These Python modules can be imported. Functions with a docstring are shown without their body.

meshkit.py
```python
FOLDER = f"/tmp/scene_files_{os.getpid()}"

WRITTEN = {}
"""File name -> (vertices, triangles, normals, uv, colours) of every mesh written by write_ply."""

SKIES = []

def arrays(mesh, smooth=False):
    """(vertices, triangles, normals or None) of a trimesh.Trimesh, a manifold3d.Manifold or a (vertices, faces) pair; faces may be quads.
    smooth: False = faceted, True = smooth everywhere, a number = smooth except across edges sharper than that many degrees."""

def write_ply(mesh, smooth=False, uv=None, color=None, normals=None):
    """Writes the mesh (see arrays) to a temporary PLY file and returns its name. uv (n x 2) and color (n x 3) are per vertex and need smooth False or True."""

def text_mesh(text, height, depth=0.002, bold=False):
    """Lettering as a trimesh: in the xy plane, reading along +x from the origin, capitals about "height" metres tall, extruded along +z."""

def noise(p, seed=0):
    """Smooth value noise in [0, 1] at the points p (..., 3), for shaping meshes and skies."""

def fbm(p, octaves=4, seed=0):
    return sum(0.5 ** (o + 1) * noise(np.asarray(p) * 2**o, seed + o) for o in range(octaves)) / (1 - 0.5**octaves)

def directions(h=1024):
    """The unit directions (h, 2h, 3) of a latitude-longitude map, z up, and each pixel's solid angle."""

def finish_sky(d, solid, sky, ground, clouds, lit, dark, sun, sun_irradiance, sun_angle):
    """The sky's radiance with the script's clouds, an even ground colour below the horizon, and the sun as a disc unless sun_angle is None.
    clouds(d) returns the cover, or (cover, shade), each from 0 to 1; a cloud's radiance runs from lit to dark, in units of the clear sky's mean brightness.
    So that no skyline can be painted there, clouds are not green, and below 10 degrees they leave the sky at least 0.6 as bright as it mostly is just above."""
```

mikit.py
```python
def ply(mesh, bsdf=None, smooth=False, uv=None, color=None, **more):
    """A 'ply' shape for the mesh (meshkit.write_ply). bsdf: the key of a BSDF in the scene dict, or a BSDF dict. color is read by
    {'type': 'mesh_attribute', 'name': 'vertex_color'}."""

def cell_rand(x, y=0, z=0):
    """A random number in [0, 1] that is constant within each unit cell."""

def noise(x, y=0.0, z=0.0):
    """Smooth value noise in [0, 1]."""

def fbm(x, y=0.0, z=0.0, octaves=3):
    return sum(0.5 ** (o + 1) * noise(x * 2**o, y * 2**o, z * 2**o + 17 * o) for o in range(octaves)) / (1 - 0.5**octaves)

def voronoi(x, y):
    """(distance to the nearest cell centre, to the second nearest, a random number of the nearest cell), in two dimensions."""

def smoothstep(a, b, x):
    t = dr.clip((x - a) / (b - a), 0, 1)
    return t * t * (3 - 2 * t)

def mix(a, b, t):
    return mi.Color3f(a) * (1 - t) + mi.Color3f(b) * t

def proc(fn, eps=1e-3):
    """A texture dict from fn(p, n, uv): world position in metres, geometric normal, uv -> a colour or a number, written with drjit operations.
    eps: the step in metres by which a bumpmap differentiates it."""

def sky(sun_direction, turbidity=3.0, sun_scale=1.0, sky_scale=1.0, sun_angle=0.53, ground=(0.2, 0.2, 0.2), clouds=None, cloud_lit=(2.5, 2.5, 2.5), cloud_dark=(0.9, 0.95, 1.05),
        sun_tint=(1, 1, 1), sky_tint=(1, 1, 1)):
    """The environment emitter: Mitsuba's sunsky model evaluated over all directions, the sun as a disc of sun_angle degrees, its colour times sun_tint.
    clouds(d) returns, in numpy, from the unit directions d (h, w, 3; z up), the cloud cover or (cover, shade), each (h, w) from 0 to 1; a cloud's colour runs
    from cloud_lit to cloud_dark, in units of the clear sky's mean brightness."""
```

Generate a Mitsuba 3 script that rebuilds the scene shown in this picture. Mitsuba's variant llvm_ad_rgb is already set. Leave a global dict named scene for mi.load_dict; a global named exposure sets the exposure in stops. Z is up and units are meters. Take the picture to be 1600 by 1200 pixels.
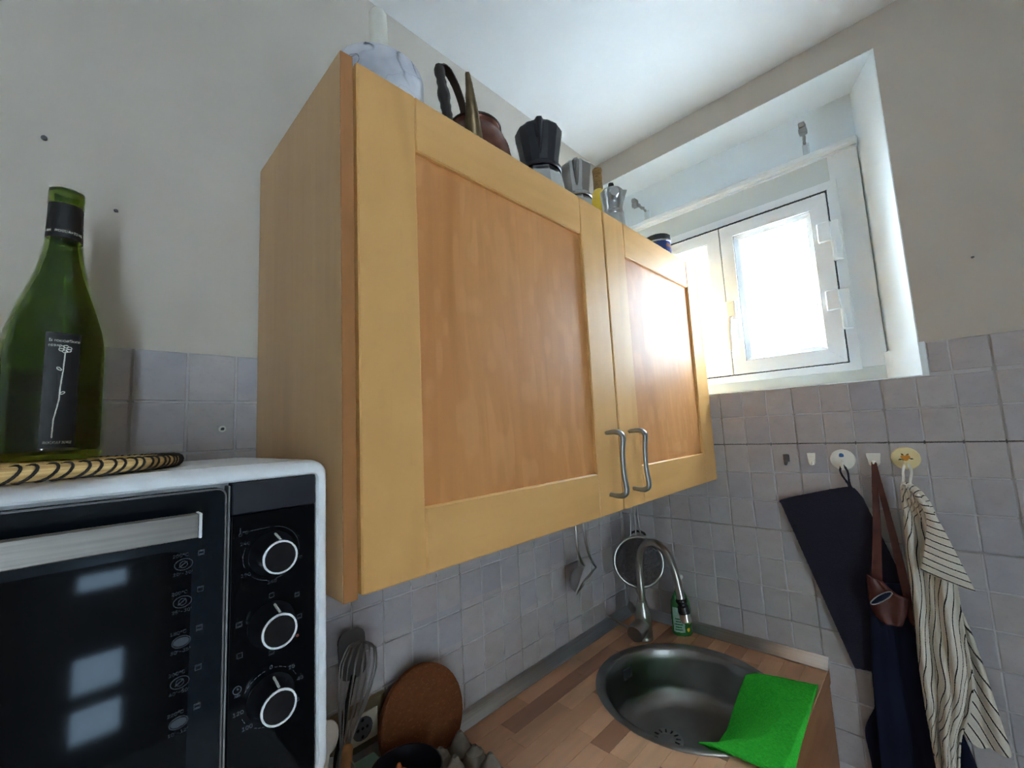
import math, random
import numpy as np
import trimesh
import manifold3d as m3
import drjit as dr
import mitsuba as mi
import mikit, meshkit
from shapely.geometry import Polygon, Point, box as sbox

T = mi.ScalarTransform4f
rng = random.Random(7)
nrng = np.random.default_rng(7)

# ------------------------------------------------------------------ camera, sky, exposure
CAM = np.array([-1.43234, -0.85439, 1.56886])
RIGHT = np.array([0.70060558, -0.71182389, -0.04958394])
DOWN = np.array([0.04259724, 0.11108874, -0.99289716])
FWD = np.array([0.71227613, 0.69351715, 0.10815113])
scene, labels = {}, {}
scene['camera'] = {
    'type': 'perspective', 'fov': 2 * math.degrees(math.atan(800 / 662.13)), 'fov_axis': 'x', 'near_clip': 0.02, 'far_clip': 200.0,
    'to_world': T().look_at(origin=CAM.tolist(), target=(CAM + FWD).tolist(), up=(-DOWN).tolist()),
}
scene['sky'] = mikit.sky((-0.62, 0.45, 0.64), turbidity=4.0, sun_scale=0.02, sky_scale=1.0, ground=(0.80, 0.84, 0.88),
                         clouds=lambda d: (np.full(d.shape[:2], 0.95), 1 - np.clip(d[..., 2], 0, 1)), cloud_lit=(3.2, 3.9, 4.4), cloud_dark=(1.05, 1.30, 1.48))   # overcast: the zenith three times the horizon
exposure = 7.0


# ------------------------------------------------------------------ helpers
def put(key, mesh, bsdf, label=None, cat=None, group=None, kind=None, smooth=False, **more):
    base, n = key, 1
    while key in scene:
        key = f'{base}_{n:03d}'
        n += 1
    scene[key] = mikit.ply(mesh, bsdf, smooth=smooth, **more)
    tag(key, label, cat, group, kind)
    return key


def tag(key, label=None, cat=None, group=None, kind=None):
    d = {}
    if label: d['label'] = label
    if cat: d['category'] = cat
    if group: d['group'] = group
    if kind: d['kind'] = kind
    if d: labels[key] = d


def join(*ms):
    ms = [m for m in ms if m is not None]
    return trimesh.util.concatenate(ms)


def bx(x0, x1, y0, y1, z0, z1, b=0.0):
    if b <= 0:
        m = trimesh.creation.box(extents=(x1 - x0, y1 - y0, z1 - z0))
        m.apply_translation(((x0 + x1) / 2, (y0 + y1) / 2, (z0 + z1) / 2))
        return m
    b = min(b, (x1 - x0) / 2.01, (y1 - y0) / 2.01, (z1 - z0) / 2.01)
    pts = []
    for sx in (0, 1):
        for sy in (0, 1):
            for sz in (0, 1):
                for a in range(3):
                    q = [[x0, x1][sx], [y0, y1][sy], [z0, z1][sz]]
                    for k in range(3):
                        if k != a:
                            q[k] += b if [sx, sy, sz][k] == 0 else -b
                    pts.append(q)
    return trimesh.convex.convex_hull(np.array(pts))


def man(mesh):
    return m3.Manifold(m3.Mesh(vert_properties=np.asarray(mesh.vertices, np.float32), tri_verts=np.asarray(mesh.faces, np.uint32)))


def tri(manifold):
    m = manifold.to_mesh()
    return trimesh.Trimesh(m.vert_properties[:, :3].astype(float), m.tri_verts, process=False)


def lathe(profile, n=48, axis=None, origin=(0, 0, 0)):
    """profile: (r, h) rows from bottom to top along z (or along axis)."""
    pr = np.array(profile, float)
    a = np.linspace(0, 2 * np.pi, n, endpoint=False)
    v, f, rows = [], [], []
    for r, h in pr:
        if r < 1e-6:
            rows.append([len(v)])
            v.append((0, 0, h))
        else:
            rows.append(list(range(len(v), len(v) + n)))
            v += [(r * math.cos(t), r * math.sin(t), h) for t in a]
    for p, q in zip(rows[:-1], rows[1:]):
        for i in range(n):
            j = (i + 1) % n
            if len(p) == 1 and len(q) == 1:
                continue
            if len(p) == 1:
                f.append((p[0], q[j], q[i]))
            elif len(q) == 1:
                f.append((p[i], p[j], q[0]))
            else:
                f += [(p[i], p[j], q[j]), (p[i], q[j], q[i])]
    m = trimesh.Trimesh(np.array(v), np.array(f), process=False)
    if axis is not None:
        m.apply_transform(trimesh.geometry.align_vectors([0, 0, 1], np.array(axis, float) / np.linalg.norm(axis)))
    m.apply_translation(origin)
    return m


def smooth_path(pts, n=40):
    from scipy.interpolate import CubicSpline
    p = np.array(pts, float)
    s = np.r_[0, np.cumsum(np.linalg.norm(np.diff(p, axis=0), axis=1))]
    return CubicSpline(s, p)(np.linspace(0, s[-1], n))


def sweep(path, radii, n=12, closed=False, flat=None, up=None):
    """tube along a path; flat=(a, b) scales the section along (normal, binormal)."""
    p = np.array(path, float)
    k = len(p)
    r = np.broadcast_to(np.asarray(radii, float), (k,))
    t = np.gradient(p, axis=0) if not closed else np.roll(p, -1, 0) - np.roll(p, 1, 0)
    t /= np.maximum(np.linalg.norm(t, axis=1, keepdims=True), 1e-12)
    u = np.array([0, 0, 1.0]) if up is None else np.array(up, float)
    if up is None and abs(t[0] @ u) > 0.9:
        u = np.array([1.0, 0, 0])
    v, f = [], []
    for i in range(k):
        nrm = u - (u @ t[i]) * t[i]
        nrm /= max(np.linalg.norm(nrm), 1e-12)
        if up is None:
            u = nrm
        b = np.cross(t[i], nrm)
        fa, fb = flat if flat else (1, 1)
        for a in np.linspace(0, 2 * np.pi, n, endpoint=False):
            v.append(p[i] + r[i] * (fa * math.cos(a) * nrm + fb * math.sin(a) * b))
    kk = k if closed else k - 1
    for i in range(kk):
        for j in range(n):
            a, b2 = i * n + j, i * n + (j + 1) % n
            c, d = ((i + 1) % k) * n + j, ((i + 1) % k) * n + (j + 1) % n
            f += [(a, b2, d), (a, d, c)]
    if not closed:
        for base, ring, flip in ((p[0], 0, True), (p[-1], (k - 1) * n, False)):
            c = len(v)
            v.append(base)
            for j in range(n):
                e = (ring + j, ring + (j + 1) % n, c)
                f.append(e[::-1] if flip else e)
    return trimesh.Trimesh(np.array(v), np.array(f), process=False)


def band(path, width_dir, half, thick, up):
    """flat strap: rectangular section; width_dir gives the wide way (constant)."""
    p = np.array(path, float)
    w = np.broadcast_to(np.asarray(half, float), (len(p),))
    wd = np.array(width_dir, float) / np.linalg.norm(width_dir)
    t = np.gradient(p, axis=0)
    t /= np.linalg.norm(t, axis=1, keepdims=True)
    v, f = [], []
    for i in range(len(p)):
        a = wd - (wd @ t[i]) * t[i]
        a /= max(np.linalg.norm(a), 1e-9)
        b = np.cross(t[i], a)
        for su, sv in ((-1, -1), (1, -1), (1, 1), (-1, 1)):
            v.append(p[i] + su * w[i] * a + sv * thick / 2 * b)
    for i in range(len(p) - 1):
        for j in range(4):
            a, b2, c, d = i * 4 + j, i * 4 + (j + 1) % 4, i * 4 + 4 + j, i * 4 + 4 + (j + 1) % 4
            f += [(a, b2, d), (a, d, c)]
    e = (len(p) - 1) * 4
    f += [(0, 2, 1), (0, 3, 2), (e, e + 1, e + 2), (e, e + 2, e + 3)]
    return trimesh.Trimesh(np.array(v), np.array(f), process=False)


def plate(poly, depth, frame):
    """extrude a shapely polygon; frame = (origin, ex, ey): local x, y; thickness goes along ex x ey."""
    o, ex, ey = (np.array(a, float) for a in frame)
    ez = np.cross(ex, ey)
    m = trimesh.creation.extrude_polygon(poly, depth, engine='earcut')
    v = np.asarray(m.vertices)
    m.vertices = o + v[:, :1] * ex + v[:, 1:2] * ey + v[:, 2:] * ez
    return m


def text(s, h, frame, depth=0.0004, center=True, bold=False):
    m = meshkit.text_mesh(s, h, depth, bold)
    v = np.array(m.vertices)
    if center:
        v[:, 0] -= v[:, 0].max() / 2
    o, ex, ey = (np.array(a, float) for a in frame)
    m.vertices = o + v[:, :1] * ex + v[:, 1:2] * ey + v[:, 2:] * np.cross(ex, ey)
    return m


def cloth(rows, nu, disp, thick=0.003, nv=60, uvfn=None, fine=None):
    """rows: ((y_left, z_left), (y_right, z_right)) from top to bottom, hanging near the plane x = const; disp(u, v, y, z) -> x."""
    from scipy.interpolate import PchipInterpolator
    k = np.linspace(0, 1, len(rows))
    L = PchipInterpolator(k, np.array([r[0] for r in rows], float))(np.linspace(0, 1, nv))
    Rr = PchipInterpolator(k, np.array([r[1] for r in rows], float))(np.linspace(0, 1, nv))
    u, v = np.meshgrid(np.linspace(0, 1, nu), np.linspace(0, 1, nv))
    y = L[:, :1] * (1 - u) + Rr[:, :1] * u
    z = L[:, 1:] * (1 - u) + Rr[:, 1:] * u
    x = disp(u, v, y, z)
    P = np.stack([x, y, z], -1)
    du, dv = np.gradient(P, axis=1), np.gradient(P, axis=0)
    nrm = np.cross(du, dv)
    nrm /= np.maximum(np.linalg.norm(nrm, axis=-1, keepdims=True), 1e-12)
    if nrm[..., 0].mean() > 0:
        nrm = -nrm
    A, Bk = P + nrm * thick / 2, P - nrm * thick / 2
    V = np.vstack([A.reshape(-1, 3), Bk.reshape(-1, 3)])
    N = nu * nv
    idx = np.arange(N).reshape(nv, nu)
    a, b, c, d = idx[:-1, :-1].ravel(), idx[:-1, 1:].ravel(), idx[1:, 1:].ravel(), idx[1:, :-1].ravel()
    f = [np.stack([a, b, c], 1), np.stack([a, c, d], 1)]
    f += [np.stack([a, c, b], 1) + N, np.stack([a, d, c], 1) + N]
    rim = np.r_[idx[0, :], idx[1:, -1], idx[-1, -2::-1], idx[-2:0:-1, 0]]
    r2 = np.roll(rim, -1)
    f += [np.stack([rim, rim + N, r2 + N], 1), np.stack([rim, r2 + N, r2], 1)]
    uv = (uvfn(u, v, y, z) if uvfn else np.stack([u, v], -1)).reshape(-1, 2)
    m = trimesh.Trimesh(V, np.vstack(f), process=False)
    # make the front face the room (-x)
    n0 = np.cross(V[b[0]] - V[a[0]], V[c[0]] - V[a[0]])
    if n0[0] > 0:
        m.invert()
    return m, np.vstack([uv, uv])


def cjoin(parts):
    vs, fs, uvs, o = [], [], [], 0
    for m, uv in parts:
        vs.append(np.asarray(m.vertices)); fs.append(np.asarray(m.faces) + o); uvs.append(uv); o += len(m.vertices)
    return trimesh.Trimesh(np.vstack(vs), np.vstack(fs), process=False), np.vstack(uvs)


# ------------------------------------------------------------------ materials
def srgb(r, g, b):
    c = np.array([r, g, b]) / 255.0
    return [float(x) for x in np.where(c <= 0.04045, c / 12.92, ((c + 0.055) / 1.055) ** 2.4)]


def rgb(c):
    return {'type': 'rgb', 'value': list(c)} if not isinstance(c, dict) else c


def principled(name, color, rough=0.5, metallic=0.0, spec=0.5, coat=0.0, coat_gloss=0.8, sheen=0.0, bump=None, bscale=1.0):
    d = {'type': 'principled', 'base_color': rgb(color), 'roughness': rough, 'metallic': metallic, 'specular': spec}
    if coat: d |= {'clearcoat': coat, 'clearcoat_gloss': coat_gloss}
    if sheen: d |= {'sheen': sheen}
    if bump is not None:
        d = {'type': 'bumpmap', 'arbitrary': bump, 'scale': bscale, 'bsdf': d}
    scene[name] = {'type': 'twosided', 'bsdf': d}
    return name


N, F, S, MIX = mikit.noise, mikit.fbm, mikit.smoothstep, mikit.mix

plaster_bump = mikit.proc(lambda p, n, uv: 0.6 * N(p.x * 420, p.y * 420, p.z * 420) + 0.8 * N(p.x * 150, p.y * 150, p.z * 150), eps=6e-4)
principled('mat_plaster', mikit.proc(lambda p, n, uv: MIX(srgb(182, 174, 163), srgb(189, 181, 171), F(p.x * 3, p.y * 3, p.z * 3))), 0.85, spec=0.2,
           bump=plaster_bump, bscale=0.0004)
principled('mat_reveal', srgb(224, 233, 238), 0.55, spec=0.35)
principled('mat_ceiling', srgb(206, 206, 205), 0.75, spec=0.25)
principled('mat_floor', srgb(150, 135, 120), 0.5)


def tile_color(p, n, uv):
    side = dr.abs(n.x) > 0.5
    a = dr.select(side, p.y, p.x)
    per = dr.select(side, 0.0653, 0.0679)
    off = dr.select(side, 0.773, 1.379)
    c = mikit.cell_rand((a + off) / per, (p.z - 1.4905) / 0.0826, dr.select(side, 3.0, 8.0))
    c2 = mikit.cell_rand((a + off) / per, (p.z - 1.4905) / 0.0826, dr.select(side, 13.0, 18.0))
    m = F(p.x * 45, p.y * 45, p.z * 45, octaves=4)
    spot = S(0.60, 0.80, F(p.x * 190, p.y * 190, p.z * 190 + 5))
    col = MIX(srgb(163, 158, 158), srgb(179, 174, 173), 0.7 * m + 0.3 * c)
    col = MIX(col, mi.Color3f(srgb(142, 145, 164)), 0.30 * S(0.55, 0.95, c2))
    col = MIX(col, mi.Color3f(srgb(170, 158, 158)), 0.25 * S(0.45, 0.05, c2))
    return MIX(col, mi.Color3f(srgb(130, 127, 130)), 0.14 * spot)


tile_bump = mikit.proc(lambda p, n, uv: F(p.x * 110, p.y * 110, p.z * 110, octaves=3), eps=1e-3)
principled('mat_tile', mikit.proc(tile_color), 0.42, spec=0.4, bump=tile_bump, bscale=0.0011)


def grout_color(p, n, uv):
    # the 20 x 25 cm tiles have true joints, dirtier than the pressed ones
    side = dr.abs(n.x) > 0.5
    a = dr.select(side, p.y + 0.773, p.x + 1.379)
    per = dr.select(side, 0.1959, 0.2037)
    da = dr.abs(a / per - dr.round(a / per)) * per
    dz = dr.abs((p.z - 1.4905) / 0.2478 - dr.round((p.z - 1.4905) / 0.2478)) * 0.2478
    true = dr.select((da < 0.004) | (dz < 0.004), 1.0, 0.0)
    return MIX(srgb(180, 178, 180), mi.Color3f(srgb(134, 127, 120)) * dr.select(side & (dr.abs(p.z - 1.4905) < 0.004), 0.14, 1.0), true * (0.5 + 0.5 * N(p.x * 30, p.y * 30, p.z * 30)))


principled('mat_grout', mikit.proc(grout_color), 0.85, spec=0.2)


def wood(c1, c2, c3, along, fine=90.0, slow=2.2, figure=0.35, stripes=None):
    def fn(p, n, uv):
        ax = {'z': (p.x, p.y, p.z), 'x': (p.z, p.y, p.x), 'y': (p.x, p.z, p.y)}[along]
        a, b, l = ax
        warp = 0.35 * N(a * 9, b * 9, l * 1.7)
        streak = F(a * fine + warp * 12, b * fine, l * slow * 2, octaves=3)
        flow = F(a * 13 + warp * 5, b * 13, l * slow, octaves=3)
        pores = S(0.70, 0.85, N(a * fine * 4, b * fine * 4, l * 26))
        col = MIX(c1, c2, dr.clip(0.5 * streak + 0.7 * flow - 0.1, 0, 1))
        if stripes:
            w, off = stripes
            lane = mikit.cell_rand((b + off) / w)
            col = MIX(col, mi.Color3f(c3), 0.55 * lane)
        col = MIX(col, mi.Color3f(c3), figure * S(0.52, 0.75, F(a * 26 + warp * 9, b * 26, l * 3.1 + 9)))
        return MIX(col, mi.Color3f(c3), 0.08 * pores)
    return mikit.proc(fn)


MAPLE = srgb(215, 167, 105), srgb(202, 151, 87), srgb(187, 134, 71)
principled('mat_maple_upright', wood(*MAPLE, 'z', fine=60, figure=0.25), 0.46, spec=0.35)
principled('mat_maple_level', wood(*MAPLE, 'x', fine=60, figure=0.25), 0.46, spec=0.35)
principled('mat_edge_band', wood(srgb(166, 112, 66), srgb(150, 98, 55), srgb(134, 82, 44), 'z'), 0.4, spec=0.5)


def panel_fn(p, n, uv):
    # flat-sawn figure: long arched bands
    w = N(p.x * 5.5 + 2, p.z * 1.5, 3.0) + 0.35 * N(p.x * 17, p.z * 4.5, 7.0)
    arch = F(p.x * 16 + 3.4 * w, 0.0, p.z * 1.6, octaves=3)
    fine = F(p.x * 150 + 9 * w, 0.0, p.z * 7, octaves=3)
    fleck = S(0.55, 0.8, N(p.x * 60 + 4 * w, p.z * 22, 1.0))
    col = MIX(srgb(214, 154, 94), srgb(182, 118, 64), dr.clip(1.25 * arch - 0.15, 0, 1))
    col = MIX(col, mi.Color3f(srgb(172, 112, 66)), 0.35 * fine)
    col = MIX(col, mi.Color3f(srgb(170, 104, 54)), 0.32 * mikit.cell_rand((p.x + 0.043) / 0.128))
    return MIX(col, mi.Color3f(srgb(218, 164, 110)), 0.22 * fleck)


principled('mat_door_panel', mikit.proc(panel_fn), 0.46, spec=0.35)
principled('mat_side_veneer', wood(srgb(194, 160, 116), srgb(180, 144, 102), srgb(166, 126, 86), 'z', figure=0.2, stripes=(0.045, 0.0)), 0.42, spec=0.4)
principled('mat_base_wood', wood(srgb(150, 100, 66), srgb(128, 82, 54), srgb(106, 66, 42), 'x', figure=0.3), 0.45, spec=0.4)
BLOCK = [(222, 172, 134), (208, 156, 118), (230, 182, 142), (188, 136, 102), (214, 164, 126), (174, 124, 94)]
for i, c in enumerate(BLOCK):
    k = np.array(c)
    principled(f'mat_stave_{i}', wood(srgb(*k), srgb(*(k * 0.9)), srgb(*(k * 0.78)), 'x', fine=120, figure=0.4), 0.30, spec=0.55)
principled('mat_turned_wood', srgb(26, 17, 13), 0.35)
principled('mat_spoon_wood', wood(srgb(168, 120, 72), srgb(150, 102, 58), srgb(130, 86, 46), 'z'), 0.6)

principled('mat_steel', srgb(170, 168, 164), 0.28, metallic=1.0)
principled('mat_sink_steel', mikit.proc(lambda p, n, uv: MIX(srgb(146, 145, 143), srgb(168, 167, 166), F(p.x * 30, p.y * 30, p.z * 30))), 0.33, metallic=1.0)
principled('mat_strip', mikit.proc(lambda p, n, uv: MIX(srgb(178, 182, 186), srgb(196, 200, 204), N(p.z * 700, 0.0, (p.x + p.y) * 6))), 0.27, metallic=1.0)
principled('mat_pewter', srgb(150, 152, 154), 0.36, metallic=0.9)
principled('mat_brushed', mikit.proc(lambda p, n, uv: MIX(srgb(132, 127, 121), srgb(112, 108, 104), N(p.z * 900, p.y * 900, p.x * 12))), 0.5, metallic=0.9)
principled('mat_wire', srgb(150, 148, 146), 0.2, metallic=1.0)
principled('mat_alu', srgb(188, 188, 188), 0.25, metallic=1.0)
principled('mat_chrome', srgb(200, 200, 200), 0.1, metallic=1.0)
principled('mat_copper', mikit.proc(lambda p, n, uv: MIX(srgb(118, 74, 60), srgb(90, 54, 46), F(p.x * 60, p.y * 60, p.z * 60))), 0.36, metallic=0.75)
principled('mat_brass', mikit.proc(lambda p, n, uv: MIX(srgb(122, 104, 76), srgb(88, 74, 54), F(p.x * 70, p.y * 70, p.z * 70))), 0.38, metallic=0.8)
principled('mat_dark_metal', srgb(58, 48, 42), 0.35, metallic=0.8)
principled('mat_black_plastic', srgb(13, 13, 15), 0.32)
principled('mat_black_enamel', srgb(30, 30, 36), 0.38)
principled('mat_black_gloss', srgb(5, 7, 11), 0.05, spec=0.22)
principled('mat_glass_border', srgb(15, 22, 28), 0.12, spec=0.3)
principled('mat_panel_matte', srgb(24, 25, 34), 0.4)
principled('mat_oven_case', srgb(214, 217, 221), 0.36)
principled('mat_print', srgb(84, 90, 100), 0.6)
principled('mat_print_dim', srgb(46, 51, 58), 0.6)
principled('mat_print_red', srgb(120, 62, 50), 0.6)
principled('mat_pvc', srgb(226, 232, 235), 0.36, spec=0.45)
principled('mat_pvc_board', srgb(204, 212, 211), 0.5)
principled('mat_gasket_and_shade', srgb(60, 62, 66), 0.7)  # rubber grey, also used for strips that stand in for shade
principled('mat_white_plastic', srgb(225, 223, 216), 0.4)
principled('mat_cream_plastic', srgb(222, 208, 160), 0.4)
principled('mat_clear_plastic', srgb(200, 208, 212), 0.15)
principled('mat_grey_plastic', srgb(84, 82, 84), 0.45)
principled('mat_blue', srgb(40, 86, 150), 0.4)
principled('mat_orange', srgb(196, 128, 40), 0.5)
principled('mat_leaf_green', srgb(60, 74, 36), 0.5)


def marble(p, n, uv):
    w = F(p.x * 14, p.y * 14, p.z * 14, octaves=4)
    a = dr.abs(dr.sin(70 * p.x + 20 * p.z + 26 * p.y + 9 * w))
    b = dr.abs(dr.sin(55 * p.z - 30 * p.x + 12 * w + 2))
    v = S(0.30, 0.0, a) * S(0.30, 0.6, N(p.x * 22, p.y * 22, p.z * 22)) + 0.9 * S(0.16, 0.0, b) * S(0.35, 0.6, N(p.x * 18 + 5, p.y * 18, p.z * 18))
    base = MIX(srgb(196, 196, 202), srgb(150, 152, 164), S(0.3, 0.8, w))
    return MIX(base, mi.Color3f(srgb(78, 80, 92)), dr.clip(v, 0, 1))


principled('mat_marble', mikit.proc(marble), 0.3)
principled('mat_pestle', srgb(206, 203, 192), 0.5)
principled('mat_tin', mikit.proc(lambda p, n, uv: MIX(srgb(38, 58, 118), srgb(126, 88, 70), S(0.6, 0.7, N(p.x * 60, p.y * 60, p.z * 80)))), 0.3)
principled('mat_gold_foil', mikit.proc(lambda p, n, uv: MIX(srgb(150, 116, 64), srgb(104, 76, 44), N(p.x * 200, p.y * 200, p.z * 260))), 0.4, metallic=0.4)
principled('mat_liquor', srgb(226, 190, 40), 0.12, spec=0.6)
principled('mat_label_black', srgb(14, 13, 15), 0.5)
principled('mat_label_print', srgb(196, 196, 190), 0.6)
principled('mat_cork', mikit.proc(lambda p, n, uv: MIX(MIX(srgb(112, 66, 40), srgb(92, 52, 32), F(p.x * 160, p.y * 160, p.z * 160)), mi.Color3f(srgb(116, 72, 45)),
                                                     S(0.72, 0.8, N(p.x * 300, p.y * 300, p.z * 300)))), 0.85, spec=0.2)
principled('mat_straw', mikit.proc(lambda p, n, uv: MIX(srgb(216, 182, 120), srgb(166, 126, 72), N(uv.x * 1.0, uv.y * 40, 1.0))), 0.65)
principled('mat_black_thread', srgb(20, 14, 12), 0.7)
principled('mat_bronze_plate', srgb(120, 104, 78), 0.35, metallic=0.35)
principled('mat_ivory', srgb(196, 186, 166), 0.45)
principled('mat_mint', srgb(150, 186, 172), 0.6)
principled('mat_pulp', mikit.proc(lambda p, n, uv: MIX(srgb(128, 118, 106), srgb(104, 96, 86), F(p.x * 120, p.y * 120, p.z * 120))), 0.95, spec=0.1)
principled('mat_onion', mikit.proc(lambda p, n, uv: MIX(srgb(190, 104, 44), srgb(146, 70, 28), F(p.x * 90, p.y * 90, p.z * 20))), 0.4)
principled('mat_ceramic', srgb(190, 190, 186), 0.25)
principled('mat_navy_cloth', mikit.proc(lambda p, n, uv: MIX(srgb(44, 42, 54), srgb(35, 34, 44), N(p.x * 500, p.y * 500, p.z * 500))), 0.9, spec=0.15, sheen=0.3)
principled('mat_denim', mikit.proc(lambda p, n, uv: MIX(srgb(28, 33, 52), srgb(17, 20, 34), N(p.x * 60, p.y * 60, p.z * 9))), 0.9, spec=0.15, sheen=0.3)
principled('mat_leather', mikit.proc(lambda p, n, uv: MIX(srgb(90, 44, 36), srgb(66, 31, 27), F(p.x * 60, p.y * 60, p.z * 40))), 0.5)
principled('mat_binding', srgb(130, 132, 136), 0.8)


def stripe(p, n, uv):
    s = dr.abs(uv.x - dr.round(uv.x))
    line = S(0.092, 0.055, s)
    weave = N(p.x * 700, p.y * 700, p.z * 700)
    return MIX(MIX(srgb(214, 208, 196), srgb(196, 190, 178), weave), mi.Color3f(srgb(34, 32, 36)), line)


principled('mat_striped', mikit.proc(stripe), 0.9, spec=0.15)
principled('mat_towel_green', mikit.proc(lambda p, n, uv: MIX(srgb(74, 212, 72), srgb(40, 176, 50), F(p.x * 300, p.y * 300, p.z * 300))), 0.95, spec=0.1, sheen=0.4,
           bump=mikit.proc(lambda p, n, uv: N(p.x * 420, p.y * 420, p.z * 420), eps=6e-4), bscale=0.0012)
principled('mat_fridge', srgb(225, 226, 226), 0.35)
principled('mat_mesh_steel', srgb(70, 69, 70), 0.5, metallic=0.7)
scene['mat_green_glass'] = {'type': 'dielectric', 'int_ior': 1.5, 'ext_ior': 1.0, 'specular_transmittance': rgb([0.41, 0.53, 0.13])}
scene['mat_pane_tinted'] = {'type': 'thindielectric', 'int_ior': 1.5, 'specular_transmittance': rgb([0.16, 0.19, 0.22])}
scene['mat_pane'] = {'type': 'thindielectric', 'int_ior': 1.5}
scene['mat_green_bottle'] = {'type': 'twosided', 'bsdf': {'type': 'principled', 'base_color': rgb(srgb(44, 110, 52)), 'roughness': 0.15, 'specular': 0.5}}

# ------------------------------------------------------------------ the room
ZC, X0, Y0 = 2.625, -2.45, -2.95          # ceiling, left wall, front wall
PF = 0.006                                 # plaster lies this far behind the tile faces
put('floor', bx(X0 - .2, .35, Y0 - .2, .2, -.1, 0), 'mat_floor', kind='structure')
put('ceiling', bx(X0 - .2, .35, Y0 - .2, .2, ZC, ZC + .12), 'mat_ceiling', kind='structure')
put('wall_back', bx(X0 - .2, .35, PF, .2, 0, ZC), 'mat_plaster', kind='structure')
put('wall_left', bx(X0 - .2, X0, Y0, PF, 0, ZC), 'mat_plaster', kind='structure')
# rear wall with holes for two unseen doors added for light and reflections
D0, D1, DZ = -2.34, -2.02, 2.12
front = man(bx(X0 - .2, .35, Y0 - .2, Y0, 0, ZC)) - man(bx(D0, D1, Y0 - .3, Y0 + .1, 0.02, DZ))
front = front - man(bx(-1.60, -1.08, Y0 - .3, Y0 + .1, 0.02, 1.98))
put('wall_front', tri(front), 'mat_plaster', kind='structure')
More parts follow.
